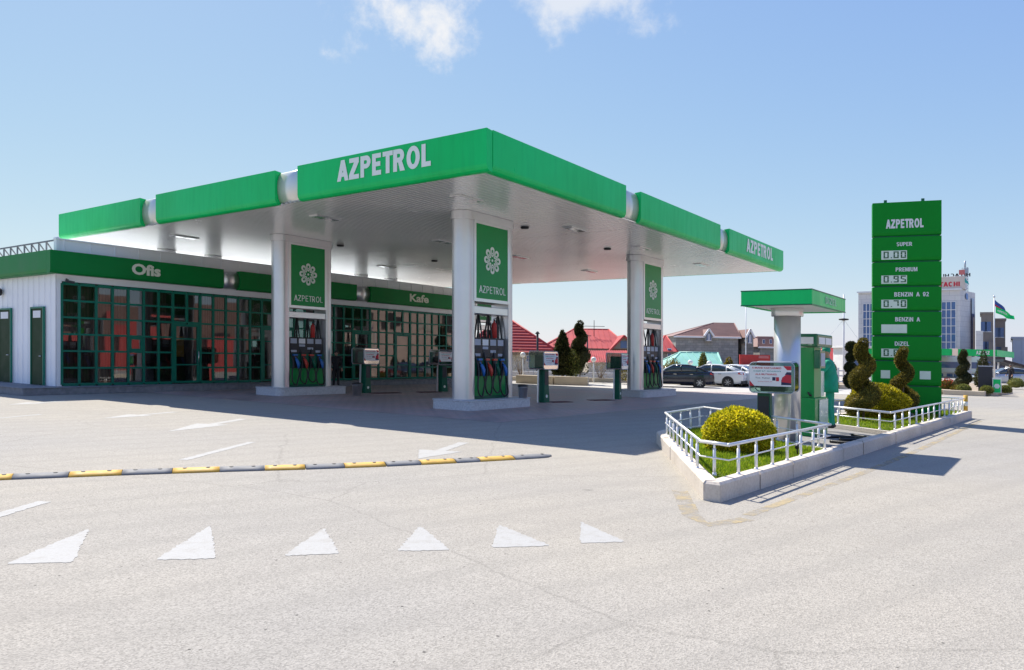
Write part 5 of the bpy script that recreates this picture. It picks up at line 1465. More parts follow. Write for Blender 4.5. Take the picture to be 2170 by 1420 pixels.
# standing figure in black behind the left pump
JD = dict(hipL=(-.09,0,.94), hipR=(.09,0,.94), knL=(-.10,.02,.50), knR=(.10,.03,.50), anL=(-.11,-.02,.08), anR=(.12,0,.08), toe=(0,.17),
          shL=(-.20,0,1.45), shR=(.20,0,1.45), elL=(-.26,-.02,1.17), elR=(.26,.03,1.17), wrL=(-.24,.10,.95), wrR=(.25,.16,.98),
          pel=(0,0,1.0), ch=(0,0,1.34), nk=(0,.01,1.50), hd=(0,.03,1.67), face=(0,1,0))
x, y = G(712, 826)
def pick_d(c):
    if c.z > 1.545 and c.y > .03: return 1
    if c.z < .985 and abs(c.x) > .2: return 1
    return 0
dk, s2, h2, f2, up2, sd2 = person('person in black clothes standing behind the left pump column', (x,y,.02), R(205), 1.72, JD, [M['darkcloth'], M['skin'], M['black']], pick_d, .012)
hr = MB(); hr.ball((h2+up2*.02-f2*.012)*s2, (.086*s2, .086*s2, .098*s2), n=18, m=10); hr.build('hair', M['black'], dk)
for rt, s_, h_, f_, up_, sd_ in ((wr,s,h,f,up,sd), (dk,s2,h2,f2,up2,sd2)):
    e = MB()
    for k in (-1, 1): e.ball(tuple((h_+f_*.074+sd_*k*.030+up_*.008)*s_), .010*s_, n=8, m=6)
    e.build('eyes', M['black'], rt)

M['tower_steel'] = pm('mast_steel', (.33,.38,.43), .5, .3, .1, 3.0)
M['signcream'] = pm('cream_sign', (.62,.54,.46), .6, 0, .06, .6)
M['cladding2'] = pm('pale_blue_cladding', (.42,.46,.54), .55, .1, .07, .5)
M['flag_blue'] = pm('flag_blue', (.03,.08,.30), .7, 0, .1, 3.0)
M['pink'] = pm('faded_red', (.55,.16,.15), .6, 0, .1, 3.0)
# ================================================================== CARS
def make_car(paint, L=4.6, Wd=1.78, H=1.45):
    root = thing('parked_car', 'car', 'car')
    hw = Wd/2
    def sec(x, w, zb, zt, crown=.03):                 # half-rounded body section
        half = [(0,zb),(w*.86,zb),(w*.97,zb+.07),(w,zb+.24),(w*.995,zb+(zt-zb)*.72),(w*.965,zt-.045),(w*.90,zt),(w*.5,zt+crown),(0,zt+crown*1.3)]
        return [(x, y, z) for y, z in half]+[(x, -y, z) for y, z in half[-2:0:-1]]
    k = L/4.6
    st = [(2.30,.60,.32,.60),(2.24,.74,.24,.68),(2.05,.84,.21,.76),(1.65,hw-.01,.20,.84),(1.0,hw,.20,.91),(.55,hw,.20,.935),(-.2,hw,.20,.95),(-1.0,hw,.20,.97),
          (-1.6,hw-.005,.20,1.00),(-1.95,.86,.22,1.015),(-2.16,.81,.26,1.00),(-2.26,.76,.34,.90),(-2.30,.70,.42,.74)]
    b = MB(); b.loft([sec(x*k, w, zb, zt) for x, w, zb, zt in st], 0, True); bo = b.build('body', paint, root)
    # greenhouse: glass, with painted roof and pillars
    gs = [(.98,.78,.93,.94),(.62,.76,.945,1.18),(.18,.735,.95,1.40),(-.3,.72,.95,H-.012),(-.8,.715,.96,H-.025),(-1.25,.71,.975,1.33),(-1.72,.70,.995,1.10),(-1.93,.68,1.01,1.02)]
    def gsec(x, w, zb, zt, o=0.0):
        q = (zt-zb)
        wt = w-.17*min(1, q/.45)
        return [(x*k, y, z) for y, z in ((w+.02+o,zb),(w-(w-wt)*.5+o,zb+q*.55),(wt+o,zt-.04*min(1,q/.3)),(wt*.75,zt+o*.7),(0,zt+.012+o),(-wt*.75,zt+o*.7),(-wt-o,zt-.04*min(1,q/.3)),(-w+(w-wt)*.5-o,zb+q*.55),(-w-.02-o,zb))]
    g = MB(); g.loft([gsec(*q) for q in gs], 0, True); gl = g.build('windows', M['carglass'], root)
    r = MB(); rs = [gsec(*q, .006) for q in gs[2:6]]
    r.loft([[p for p in R_[2:7]]+[(p[0], p[1]*.99, p[2]-.03) for p in R_[6:1:-1]] for R_ in rs], 0, True); r.build('roof', paint, root)
    G_ = [gsec(*q, .008) for q in gs]
    for sgn in (0, 1):
        p = MB()
        ix = (lambda R_, j: R_[j] if not sgn else R_[8-j])
        p.tube([ix(G_[i], 2) for i in (0,1,2)], .03, 6)
        p.tube([ix(G_[i], 2) for i in (5,6,7)], [.05,.075,.06], 6)
        for xx in (3, ):
            p.tube([ix(G_[xx], 0), ix(G_[xx], 1), ix(G_[xx], 2)], .035, 6)
        p.tube([ix(G_[5], 0), ix(G_[5], 1), ix(G_[5], 2)], .04, 6)
        p.tube([ix(G_[i], 2) for i in (2,3,4,5)], .022, 6)
        p.build('window_pillars', paint, root)
    for x in (1.42*k, -1.38*k):
        for sgn in (-1, 1):
            a = MB(); y = sgn*(hw+.002)
            a.cyl((x,sgn*(hw-.25),.335), (x,y+sgn*.004,.335), .375, n=28); a.build('wheel_arch', M['black'], root)
            t = MB(); yo = sgn*(hw+.012); yi = sgn*(hw-.19)
            ring = [(.21,yo-sgn*.02),(.27,yo),(.30,yo-sgn*.005),(.318,yo-sgn*.03),(.318,yi+sgn*.03),(.30,yi),(.21,yi)]
            n = 26; vs = []
            for i in range(n):
                q = 2*math.pi*i/n
                vs += [(x+rr*math.cos(q), yy, .318+rr*math.sin(q)) for rr, yy in ring]
            m_ = len(ring); t.add(vs, [(i*m_+j, ((i+1)%n)*m_+j, ((i+1)%n)*m_+j+1, i*m_+j+1) for i in range(n) for j in range(m_-1)], 0, True)
            wh = t.build('wheel', M['tyre'], root)
            rm = MB(); rm.cyl((x,yo-sgn*.05,.318), (x,yo-sgn*.035,.318), .215, n=26)
            for i in range(7):
                q = 2*math.pi*i/7; rm.bar((x,yo-sgn*.015,.318), (x+.2*math.cos(q),yo-sgn*.012,.318+.2*math.sin(q)), .045, .03)
            rm.cyl((x,yo-sgn*.04,.318), (x,yo-sgn*.002,.318), .05, n=12); rm.build('rim', M['rim'], wh)
    for sgn in (-1, 1):
        t = MB(); q = [(-2.295*k,.46*sgn,.80),(-2.235*k,.74*sgn,.80),(-2.0*k,.845*sgn,.86),(-2.02*k,.835*sgn,.955),(-2.20*k,.755*sgn,.965),(-2.285*k,.50*sgn,.925)]
        t.loft([q, [(p_[0]-.02, p_[1]+.018*sgn, p_[2]) for p_ in q]], 0, False); t.build('tail_light', M['lamp_red'], root)
        hl = MB(); q = [(2.235*k,.52*sgn,.60),(2.16*k,.77*sgn,.62),(1.9*k,.86*sgn,.70),(1.92*k,.85*sgn,.76),(2.15*k,.74*sgn,.74)]
        hl.loft([q, [(p_[0]+.03, p_[1]+.015*sgn, p_[2]+.01) for p_ in q]], 0, False); hl.build('headlight', M['lamp_clear'], root)
        for x in (.02, -.98):
            d = MB(); d.bar((x*k,sgn*(hw+.012),.83), ((x+.19)*k,sgn*(hw+.012),.83), .025, .03); d.build('door_handle', M['chrome'], root)
        mi = MB(); mi.ball((.78*k,sgn*(hw+.09),1.0), (.08,.11,.07), n=12, m=8); mi.build('mirror', paint, root)
    nb = MB(); nb.box((-2.318*k,-.27,.62), (-2.300*k,.27,.73)); nb.build('number_plate', M['paper'], root)
    bp = MB(); bp.loft([[(x*k, w, z) for w, z in ((-ww,.24),(-ww,.42),(ww,.42),(ww,.24))] for x, ww in ((-2.335,.55),(-2.31,.74),(-2.2,.80))], 0, False); bp.build('bumper', M['dark'], root)
    return root
M['car_navy'] = pm('navy_car_paint', (.012,.014,.028), .18, .2, .05, 1.0, coat=.8)
M['car_white'] = pm('white_car_paint', (.72,.72,.71), .25, 0, .03, 1.0, coat=.6)
M['car_silver'] = pm('silver_car_paint', (.48,.50,.52), .28, .5, .04, 1.0, coat=.6)
M['car_blue'] = pm('blue_car_paint', (.02,.04,.16), .2, .2, .05, 1.0, coat=.7)
def repaint(root, src, dst):
    for o in root.children:
        if o.type == 'MESH' and o.data.materials and o.data.materials[0] == src:
            o.data = o.data.copy(); o.data.materials[0] = dst
cg = 'cars parked behind the canopy'
car = make_car(M['car_navy'])
def car_at(c, px, py, rz, label, sc=1.0, z=0.0, group=cg):
    x, y = G(px, py); place(c, x, y, z, rz, label, group); c.scale = (sc, sc, sc); return c
car_at(car, 1432, 820, R(172), 'dark navy sedan parked side on, nearest of the row of cars', .93)
w1 = copy_tree(car); repaint(w1, M['car_navy'], M['car_white'])
car_at(w1, 1503, 818, R(152), 'white sedan beside the navy one, showing its rear quarter', .95)
w2 = copy_tree(w1); car_at(w2, 1549, 817.5, R(130), 'white car in the middle of the row, rear towards the camera', .95)
w3 = copy_tree(w1); car_at(w3, 1580, 817, R(112), 'white car farthest right in the row, next to the red hoarding', .95)
sv = copy_tree(car); repaint(sv, M['car_navy'], M['car_silver'])
x, y, z = W(2130, 824, 60.0); place(sv, x, y, 0, R(165), 'silver car on the road behind the green arrow sign', 'cars on the far road'); sv.scale = (1.0,1.0,1.0)
bl = copy_tree(car); repaint(bl, M['car_navy'], M['car_blue'])
x, y, z = W(2176, 812, 74.0); place(bl, x, y, 0, R(170), 'blue car at the right frame edge before the grey hall', 'cars on the far road')

# ================================================================== GREENERY AND KERBS BEHIND THE CANOPY
def planter(label, pts, h, w, name='planter_wall', m='cream_kerb', cat='kerb'):
    o = Vector((*pts[0], 0)); mb = MB()
    for a, b in zip(pts[:-1], pts[1:]):
        L = (Vector(b)-Vector(a)).length; k = max(1, round(L/2.4))
        for j in range(k):
            p = Vector(a).lerp(Vector(b), j/k); q = Vector(a).lerp(Vector(b), (j+1)/k-.004)
            mb.bar((p.x-o.x,p.y-o.y,h/2-.05), (q.x-o.x,q.y-o.y,h/2-.05), w, h+.1)
    ob = mb.build(name, M[m], bevel=.02); ob.location = o
    return tag(ob, label, cat)
M['cream_kerb'] = pm('cream_kerb', (.56,.47,.35), .85, 0, .16, .9, bmp=.2, bscale=20)
planter('low cream planter wall in front of the conifer and the tall spiral topiary', [G(1098,812), G(1176,815.5), G(1247,817.5)], .50, .5)
planter('long cream kerb running behind the planter to the parked cars', [W(1040,806,50)[:2], W(1400,806,50)[:2], W(1600,800,51)[:2]], .28, .35)
planter('grey low wall at the back of the planting strip', [W(1060,800,54)[:2], W(1420,800,54)[:2]], .55, .3, 'low_wall', 'stone', 'wall')
slab_sheet('planting_bed', [W(1040,806,50.2)[:2], W(1600,800,51.2)[:2], W(1600,790,56)[:2], W(1040,795,56)[:2]], .06, M['soil'], 'strip of bare soil behind the parking area', 'soil')
def at_z(px, py, D): x, y, z = W(px, py, D); return x, y, z
x, y, _ = at_z(1192, 795, 45.6); cone_tree('conifer', 'dense dark conical conifer behind the cream planter wall', (x,y,.3), 2.95, .70, 12000, .17, .085, M['conifer'])
x, y, _ = at_z(1229, 795, 45.8); spiral_topiary('spiral_topiary', 'tall dark spiral topiary behind the cream planter wall against the red roof', (x,y,.3), 3.35, .62, .34, .05, .42, .20, 2.6, 12000, .10, .05, M['conifer'], 1.0)
x, y, _ = at_z(1212, 797, 45.4); loose_shrub('shrub', 'pale yellow-green shrub between the conifer and the tall spiral topiary', (x,y,.3), 1.75, .55, 2600, .13, .06, M['lightshrub'])
x, y, _ = at_z(1335, 800, 47.0); loose_shrub('shrub', 'low dark green shrub behind the terminal left of the right island', (x,y,.1), 1.3, 1.0, 3500, .11, .06, M['cypress'])
x, y, _ = at_z(1490, 790, 54); cone_tree('young_cypress', 'small olive cypress before the green roof, behind the navy sedan', (x,y,.1), 2.1, .42, 3000, .16, .07, M['lightshrub'], 'small cypresses behind the cars')
x, y, _ = at_z(1545, 790, 54); cone_tree('young_cypress', 'small dark cypress to the right of the green roof', (x,y,.1), 1.75, .55, 3000, .16, .07, M['cypress'], 'small cypresses behind the cars')
x, y, _ = at_z(1103, 795, 52); loose_shrub('dry_bush', 'bare brown bush behind the right edge of the nearest column', (x,y,.1), 2.1, .8, 900, .13, .03, M['dryshrub'], None, 'shrub', 12)
x, y, _ = at_z(1272, 795, 50); loose_shrub('dry_bush', 'bare tan bush under the white globe lamp', (x,y,.1), 1.5, .7, 700, .13, .03, M['dryshrub'], None, 'shrub', 12)
x, y, _ = at_z(1425, 800, 52); loose_shrub('shrub', 'dark shrub beside the front of the navy sedan', (x,y,.1), 1.6, .6, 1500, .12, .06, M['cypress'])
def globe_lamp(label, px, py, D):
    x, y, z = at_z(px, py, D); t = thing('globe_lamp', label, 'garden lamp', (x,y,.05), 0, 'white globe lamps by the planting strip')
    MB().cyl((0,0,0), (0,0,z-.2), .045, n=10).build('post', M['white'], t)
    MB().ball((0,0,z-.05), .17, n=18, m=12).build('globe', M['globe'], t)
globe_lamp('white globe lamp right of the tall spiral topiary', 1258, 762, 48)
globe_lamp('white globe lamp at the right edge of the nearest column', 1108, 752, 48)
globe_lamp('white globe lamp over the roof of the navy sedan', 1463, 768, 50)
globe_lamp('white globe lamp over the boot of the navy sedan', 1503, 770, 50)

# ================================================================== HOUSES BEHIND
def hip_roof(mb, x0, x1, y0, y1, z0, z1, rx0, rx1, ym=None, mi=0, ov=.0):
    ym = (y0+y1)/2 if ym is None else ym
    vs = [(x0,y0,z0),(x1,y0,z0),(x1,y1,z0),(x0,y1,z0),(rx0,ym,z1),(rx1,ym,z1)]
    mb.add(vs, [(0,1,5,4),(1,2,5),(2,3,4,5),(3,0,4),(3,2,1,0)], mi)
    def seam(a, b, r): mb.tube([a, b], r, 5, mi)
    for a, b in ((0,4),(1,5),(2,5),(3,4),(4,5)): seam(vs[a], vs[b], .09)
def roof_ribs(mb, x0, x1, y0, z0, rx0, rx1, ym, z1, step=.5, mi=0):
    # standing seams on the front slope
    x = x0+step
    while x < x1:
        if x < rx0: t = (x-x0)/max(1e-6, rx0-x0)
        elif x > rx1: t = (x1-x)/max(1e-6, x1-rx1)
        else: t = 1
        if t > .03: mb.bar((x,y0,z0+.03), (x,y0+(ym-y0)*t,z0+(z1-z0)*t+.03), .05, .05, mi)
        x += step
def roof_rows(mb, x0, x1, y0, z0, rx0, rx1, ym, z1, n, mi=0):
    for i in range(1, n):
        t = i/n; mb.bar((x0+(rx0-x0)*t,y0+(ym-y0)*t-.02,z0+(z1-z0)*t+.02), (x1+(rx1-x1)*t,y0+(ym-y0)*t-.02,z0+(z1-z0)*t+.02), .06, .08, mi)
def house(name, label, D, pxs, pys, depth, roofm, wallm, base=-1.5, ribs='v', group=None, wins=(), cat='house'):
    # pxs = eave left, eave right, ridge left, ridge right ; pys = eave, ridge
    x0 = W(pxs[0], pys[0], D)[0]; x1 = W(pxs[1], pys[0], D)[0]; ze = W((pxs[0]+pxs[1])/2, pys[0], D)[2]
    Dm = D+depth/2; rx0 = W(pxs[2], pys[1], Dm)[0]; rx1 = W(pxs[3], pys[1], Dm)[0]; zr = W((pxs[2]+pxs[3])/2, pys[1], Dm)[2]
    cx = (x0+x1)/2; root = thing(name, label, cat, (cx, D, 0), 0, group)
    ins = .35
    w = MB(); w.box((x0-cx+ins,ins,base), (x1-cx-ins,depth-ins,ze-.02)); w.build('wall', wallm, root)
    r = MB(); hip_roof(r, x0-cx, x1-cx, 0, depth, ze, zr, rx0-cx, rx1-cx)
    if ribs == 'v': roof_ribs(r, x0-cx, x1-cx, 0, ze, rx0-cx, rx1-cx, depth/2, zr, .55)
    else: roof_rows(r, x0-cx, x1-cx, 0, ze, rx0-cx, rx1-cx, depth/2, zr, 13)
    r.build('roof', roofm, root)
    e = MB(); e.box((x0-cx,-.04,ze-.22), (x1-cx,.10,ze+.0)); e.box((x1-cx-.1,.10,ze-.22), (x1-cx+.04,depth,ze+.0)); e.build('eave', M['white'] if roofm is M['roof_brown'] else M['bark'], root)
    for px, py, wpx, hpx in wins:
        a = W(px, py, D); wx, hh = wpx*D/FOC/2, hpx*D/FOC/2
        f = MB(); f.box((a[0]-cx-wx,ins-.06,a[2]-hh), (a[0]-cx+wx,ins-.003,a[2]+hh)); fo = f.build('window', M['white'], root)
        g = MB(); g.box((a[0]-cx-wx*.8,ins-.07,a[2]-hh*.85), (a[0]-cx+wx*.8,ins-.061,a[2]+hh*.85)); g.build('pane', M['tower_glass'], fo)
    return root, cx, D, ze, zr
hg = 'red roofed houses behind the station'
house('red_roof_house', 'cream house with steep red ribbed roof right behind the nearest column', 62, (985,1186,1055,1068), (746,668), 9, M['roof_red'], M['cream'], -1.5, 'h', hg, ((1120,760,10,14),(1160,762,10,14)))
h2_, cx2, _, ze2, zr2 = house('red_roof_house', 'long red roofed house behind the conifer and the spiral topiary', 76, (1150,1338,1216,1290), (738,698), 10, M['roof_red'], M['cream'], -1.5, 'v', hg)
g_ = MB(); a = W(1298,739,75.6); b_ = W(1322,714,75.6); c_ = W(1345,740,75.6)
g_.add([(a[0]-cx2,-.5,a[2]),(c_[0]-cx2,-.5,c_[2]),(b_[0]-cx2,-.5,b_[2]),(b_[0]-cx2,4,b_[2])], [(0,1,2)]); g_.build('gable', M['tan'], h2_)
g_ = MB(); o_ = .35
g_.bar((a[0]-cx2-.4,-.6,a[2]-.3), (b_[0]-cx2,-.6,b_[2]+.12), .5, .16); g_.bar((b_[0]-cx2,-.6,b_[2]+.12), (c_[0]-cx2+.4,-.6,c_[2]-.3), .5, .16)
g_.add([(a[0]-cx2-.4,-.6,a[2]-.2),(b_[0]-cx2,-.6,b_[2]+.2),(b_[0]-cx2,5,b_[2]+.2),(a[0]-cx2-.4,1.2,a[2]-.1)], [(0,1,2,3)])
g_.add([(c_[0]-cx2+.4,-.6,c_[2]-.2),(b_[0]-cx2,-.6,b_[2]+.2),(b_[0]-cx2,5,b_[2]+.2),(c_[0]-cx2+.4,1.2,c_[2]-.1)], [(3,2,1,0)]); g_.build('gable_roof', M['roof_red'], h2_)
f_ = MB(); q = W(1322,729,75.6); f_.box((q[0]-cx2-.35,-.53,q[2]-.4), (q[0]-cx2+.35,-.502,q[2]+.3)); f_.build('window', M['tower_glass'], h2_)
lean = MB(); p0, p1, p2, p3 = W(1240,768,66), W(1345,768,66), W(1345,743,72), W(1246,743,72)
ol = Vector((p0[0],66,0)); lean.add([Vector(q)-ol for q in (p0,p1,p2,p3)], [(0,1,2,3)])
n_ = 26
for i in range(n_+1):
    t = i/n_; lean.bar(Vector(p0).lerp(Vector(p1), t)-ol+Vector((0,0,.03)), Vector(p3).lerp(Vector(p2), t)-ol+Vector((0,0,.03)), .05, .05)
sh = thing('red_roof_shed', 'low red lean-to roof below the long red roofed house', 'shed', tuple(ol))
lean.build('roof', M['roof_red'], sh)
MB().box((.3,.25,-1.5), (p1[0]-p0[0]-.3,5.8,p0[2]-.05)).build('wall', M['cream'], sh)
# antenna on the long red roof
an = thing('roof_antenna', 'thin television antenna on the ridge of the long red roof', 'antenna', W(1259,700,79))
m = MB(); m.cyl((0,0,-.6), (0,0,1.05), .035, n=6); m.bar((-1.1,0,.42), (1.1,0,.42), .05, .05)
for x in (-1.0,-.7,-.4,.4,.7,1.0): m.bar((x,-.3,.42), (x,.3,.42), .03, .03)
m.bar((-.35,0,.1), (.35,0,.1), .04, .04); m.build('aerial', M['dark'], an)
ch_ = thing('chimney_pipe', 'thin dark stove pipe rising before the ribbed red roof', 'pipe', W(1139,748,60)); MB().cyl((0,0,-1.6), (0,0,1.55), .09, n=10).build('pipe', M['dark'], ch_); MB().lathe([(.09,1.5),(.2,1.52),(.05,1.72)], n=10).build('cowl', M['dark'], ch_)
pole2 = thing('utility_pole', 'slim dark pole with a short crossbar before the long red roof', 'pole', (*W(1245,740,70)[:2],-.5)); MB().cyl((0,0,0), (0,0,4.2), .06, n=8).build('post', M['dark'], pole2); MB().bar((-.35,0,4.1), (.35,0,4.1), .06, .06).build('crossbar', M['dark'], pole2)
house('red_roof_house', 'small red roofed house just right of the right pump column', 84, (1392,1437,1408,1412), (745,712), 7, M['roof_red'], M['stoneblock'], -2, 'v', hg, ((1420,748,9,20),))
house('red_roof_house', 'small house with light red hipped roof beside the diesel pump', 92, (1722,1806,1746,1772), (774,737), 8, M['roof_red'], M['cream'], -2.5, 'v', hg)
# stone house with brown roof
sh_, cs, Ds, zes, zrs = house('stone_house', 'large unfinished grey block house with brown hipped roof and arched dormers', 108, (1428,1571,1512,1556), (713,685), 14, M['roof_brown'], M['stoneblock'], -4, 'n')
def dormer(root, cx, D, px, pyt, pyb, wpx):
    a = W(px, pyb, D); t = W(px, pyt, D); w = wpx*D/FOC/2; x = a[0]-cx
    zb, zt = a[2], t[2]
    wl = MB(); wl.add([(x-w,-.3,zb-.1),(x+w,-.3,zb-.1),(x+w,-.3,zb+(zt-zb)*.55),(x,-.3,zt-.1),(x-w,-.3,zb+(zt-zb)*.55)], [(0,1,2,3,4)])
    wl.add([(x-w,-.3,zb-.1),(x-w,-.3,zb+(zt-zb)*.55),(x-w,3,zb+(zt-zb)*.55),(x-w,3,zb-.1)], [(0,1,2,3)]); wl.add([(x+w,-.3,zb-.1),(x+w,-.3,zb+(zt-zb)*.55),(x+w,3,zb+(zt-zb)*.55),(x+w,3,zb-.1)], [(3,2,1,0)])
    d = wl.build('dormer', M['stoneblock'], root)
    fr = MB(); zl = zb+(zt-zb)*.40
    fr.bar((x-w*1.35,-.42,zl), (x,-.42,zt), .35, .22); fr.bar((x,-.42,zt), (x+w*1.35,-.42,zl), .35, .22); fr.build('gable_trim', M['white'], d)
    rf = MB(); rf.add([(x-w*1.3,-.3,zl),(x,-.3,zt+.05),(x,5,zt+.05),(x-w*1.3,2.5,zl)], [(0,1,2,3)]); rf.add([(x+w*1.3,-.3,zl),(x,-.3,zt+.05),(x,5,zt+.05),(x+w*1.3,2.5,zl)], [(3,2,1,0)]); rf.build('roof', M['roof_brown'], d)
    gw = w*.62; g = MB(); z0, z1 = zb, zb+(zt-zb)*.62
    pts = [(x-gw,-.33,z0),(x+gw,-.33,z0)]+[(x+gw*math.cos(math.pi*i/8),-.33,z1-gw*.9+gw*1.1*math.sin(math.pi*i/8)) for i in range(9)]
    g.add(pts, [tuple(range(len(pts)))]); win = g.build('window', M['tower_glass'], d)
    b = MB()
    for k in (-.34,.34): b.box((x+gw*k-.05,-.37,z0), (x+gw*k+.05,-.335,z1))
    b.bar((x-gw,-.35,z0), (x+gw,-.35,z0), .1, .1); b.build('window_bars', M['white'], win)
dormer(sh_, cs, Ds, 1501, 698, 722, 15)
wg = MB(); a0, a1 = W(1567,716,112), W(1592,718,112); wg.box((a0[0]-cs,3,-4), (a1[0]-cs,13.5,a0[2])); wg.build('wing', M['stoneblock'], sh_)
r = MB(); hip_roof(r, a0[0]-cs-2, a1[0]-cs+.4, 2.6, 14, a0[2], W(1580,695,118)[2]-.3, a0[0]-cs-1, a1[0]-cs-1.2); r.build('wing_roof', M['roof_brown'], sh_)
dormer(sh_, cs, Ds, 1588, 698, 727, 13)
house('stone_house', 'lower grey block house with dark brown roof and two white dormers', 116, (1607,1650,1604,1638), (735,714), 9, M['roof_brown'], M['stoneblock'], -5, 'n', None, ((1620,724,5,9),(1635,724,5,9)))
# green roofed pavilion
house('pavilion', 'low pavilion with pale green metal hipped roof behind the navy sedan', 62, (1418,1533,1441,1521), (776,747.5), 7, M['roof_green'], M['cream'], -1.5, 'v')
# red hoarding
hx0, hx1 = W(1568,800,49), W(1632,800,49)
hb = thing('red_hoarding', 'plain red hoarding standing behind the payment terminal by the kiosk', 'hoarding', (hx0[0],49,0))
zt_ = W(1600,752,49)[2]
MB().box((0,0,.1), (hx1[0]-hx0[0],.18,zt_)).build('board', M['red'], hb, bevel=.01)
q = MB()
for x in (.15, hx1[0]-hx0[0]-.15): q.box((x-.04,.19,0), (x+.04,.27,zt_-.1))
q.build('support_post', M['dark'], hb)
MB().box((.62*(hx1[0]-hx0[0]),-.012,zt_-.22), (hx1[0]-hx0[0]-.1,-.003,zt_-.05)).build('pale_strip', M['pink'], hb)
# masts
def mast(label, px, top, D, r, m, disc=None, guys=False):
    x, y, z = W(px, top, D); t = thing('utility_pole', label, 'pole', (x,y,-1.5))
    MB().cyl((0,0,0), (0,0,z+1.5), r, r*.6, n=10).build('post', M[m], t)
    if disc:
        zd = W(px, disc, D)[2]+1.5
        MB().lathe([(.05,zd-.08),(.32,zd-.04),(.32,zd+.04),(.05,zd+.08)], n=12).build('collar', M['dark'], t)
        g = MB()
        for a in (-1, 1): g.tube([(0,0,zd), (a*3.6,.5,1.6)], .008, 4)
        g.build('guy_wire', M['grey_wall'], t)
mast('tall slim white pole before the grey block house', 1580.5, 650, 60, .05, 'white')
mast('tall steel mast with a collar and guy wires left of the price sign', 1788, 624, 52, .075, 'white', 677)
# white fence and little gate house left of the price sign
fx0, fx1 = W(1740,800,52), W(1846,800,52)
fc = thing('white_fence', 'low white slatted fence between the diesel pump and the price sign', 'fence', (fx0[0],52,-.1))
m = MB(); L = fx1[0]-fx0[0]
for z in (.35,.75,1.1): m.box((0,-.03,z), (L,.03,z+.09))
m.build('rails', M['white'], fc)
for i in range(7):
    x = L*i/6; MB().box((x-.07,-.08,0), (x+.07,.08,1.35)).build('fence_post', M['white'], fc)
gh = thing('gate_kiosk', 'small white gate kiosk with a green sign board behind the pom-pom topiary', 'kiosk', (*W(1812,800,56)[:2],-.2))
MB().box((-1.2,-1,0), (1.1,1,2.9)).build('wall', M['white'], gh); MB().box((-1.4,-1.2,2.9), (1.4,1.2,3.05)).build('roof', M['white'], gh)
MB().box((-.55,-1.08,2.25), (.75,-1.003,2.85)).build('sign_board', M['green'], gh); MB().box((-.5,-1.03,1.0), (.5,-1.004,2.0)).build('window', M['tower_glass'], gh)

# pom-pom topiary, small spiral, hedges left of the sign
x, y, _ = W(1806, 820, 33)
pp = thing('pompom_topiary', 'dark topiary of stacked balls left of the large spiral, behind the fence line', 'topiary', (x,y,.05))
st = MB(); st.cyl((0,0,0), (0,0,2.0), .05, .03, n=8); st.build('trunk', M['bark'], pp)
for px, py, r in ((1804,735,.21),(1803,757,.18),(1802,779,.22),(1806,806,.34)):
    c = Vector(W(px, py, 33))-Vector((x,y,.05)); d = unit(RNG.normal(0, 1, (2600, 3)))
    leaves('foliage_ball', d*r*RNG.uniform(.86, 1.03, (2600, 1))+np.array(c), d, .075, .04, M['conifer'], pp, .6)
    q = MB(); q.ball(c, r*.88, n=14, m=10); q.build('inner_growth', M['conifer'], pp)
x, y, _ = W(1765, 790, 46); spiral_topiary('spiral_topiary', 'small dark spiral topiary before the white fence', (x,y,.0), 1.55, .2, .14, .04, .2, .1, 2.4, 3500, .08, .04, M['conifer'], 0.5)
x, y, _ = W(1763, 812, 44); dome_bush('round_bush', 'tiny yellow-green bush at the foot of the white fence', 'bush', (x,y,.05), .35, .3, 1500, .07, .045, M['lightshrub'], 'small round bushes by the far kerb')
# ================================================================== FAR KERB ISLAND, SIGNS AND FLAGS ON THE RIGHT
fk = [W(1690,812,47)[:2], G(1850,826), G(2000,836), G(2088,840)]
planter('long beige kerb of the planted verge behind the price sign', fk, .26, .4)
planter('short beige kerb end of the verge at the right', [G(2092,839), G(2138,834)], .26, .4)
vg = slab_sheet('verge', [fk[0], fk[1], fk[2], fk[3], G(2140,833), W(2120,806,60)[:2], W(1690,806,58)[:2]], .16, M['soil'], 'bare planted verge behind the price sign', 'soil')
x, y, _ = W(2041, 826, 42.5); spiral_topiary('spiral_topiary', 'dark spiral topiary on the verge right of the price sign', (x,y,.16), 2.2, .25, .22, .04, .26, .14, 2.7, 9000, .085, .045, M['conifer'], 1.5)
x, y, _ = W(2084, 806, 47); cone_tree('young_cypress', 'small dark rounded conifer rising behind the black box', (x,y,.1), 2.45, .5, 3500, .12, .06, M['conifer'])
for px, py, D, r, lb, mm in ((2042,829,40.8,.33,'yellow-green low bush at the foot of the dark spiral right of the sign','lightshrub'), (2028,826,41.2,.28,'dull green low bush left of the yellow-green one','cypress'),
        (2091,832,40.2,.30,'golden low bush in front of the black box','lightshrub'), (2130,829,41.5,.30,'golden low bush right of the green arrow sign','lightshrub'),
        (2153,816,52,.48,'yellow-green bush at the right frame edge before the blue car','lightshrub'), (2007,810,45,.42,'dark bush with red flowers just right of the price sign','cypress')):
    x, y, _ = W(px, py, D); t = dome_bush('round_bush', lb, 'bush', (x,y,.15), r, r*.75, 1400, .07, .05, M[mm], 'small round bushes by the far kerb')
    if 'red' in lb:
        d = unit(RNG.normal(0, 1, (140, 3))); d[:, 2] = np.abs(d[:, 2]); leaves('flowers', d*r*1.0+np.array([0,0,r*.5]), d, .09, .08, M['redplastic'], t, .5)
x0, x1 = W(2073,830,41.0), W(2103,830,41.0)
bx = thing('black_box', 'plain black utility box standing on the verge', 'utility box', (x0[0],41,.16), -R(34))
zt_ = W(2088,777,41)[2]-.16; wd = (x1[0]-x0[0])/1.17
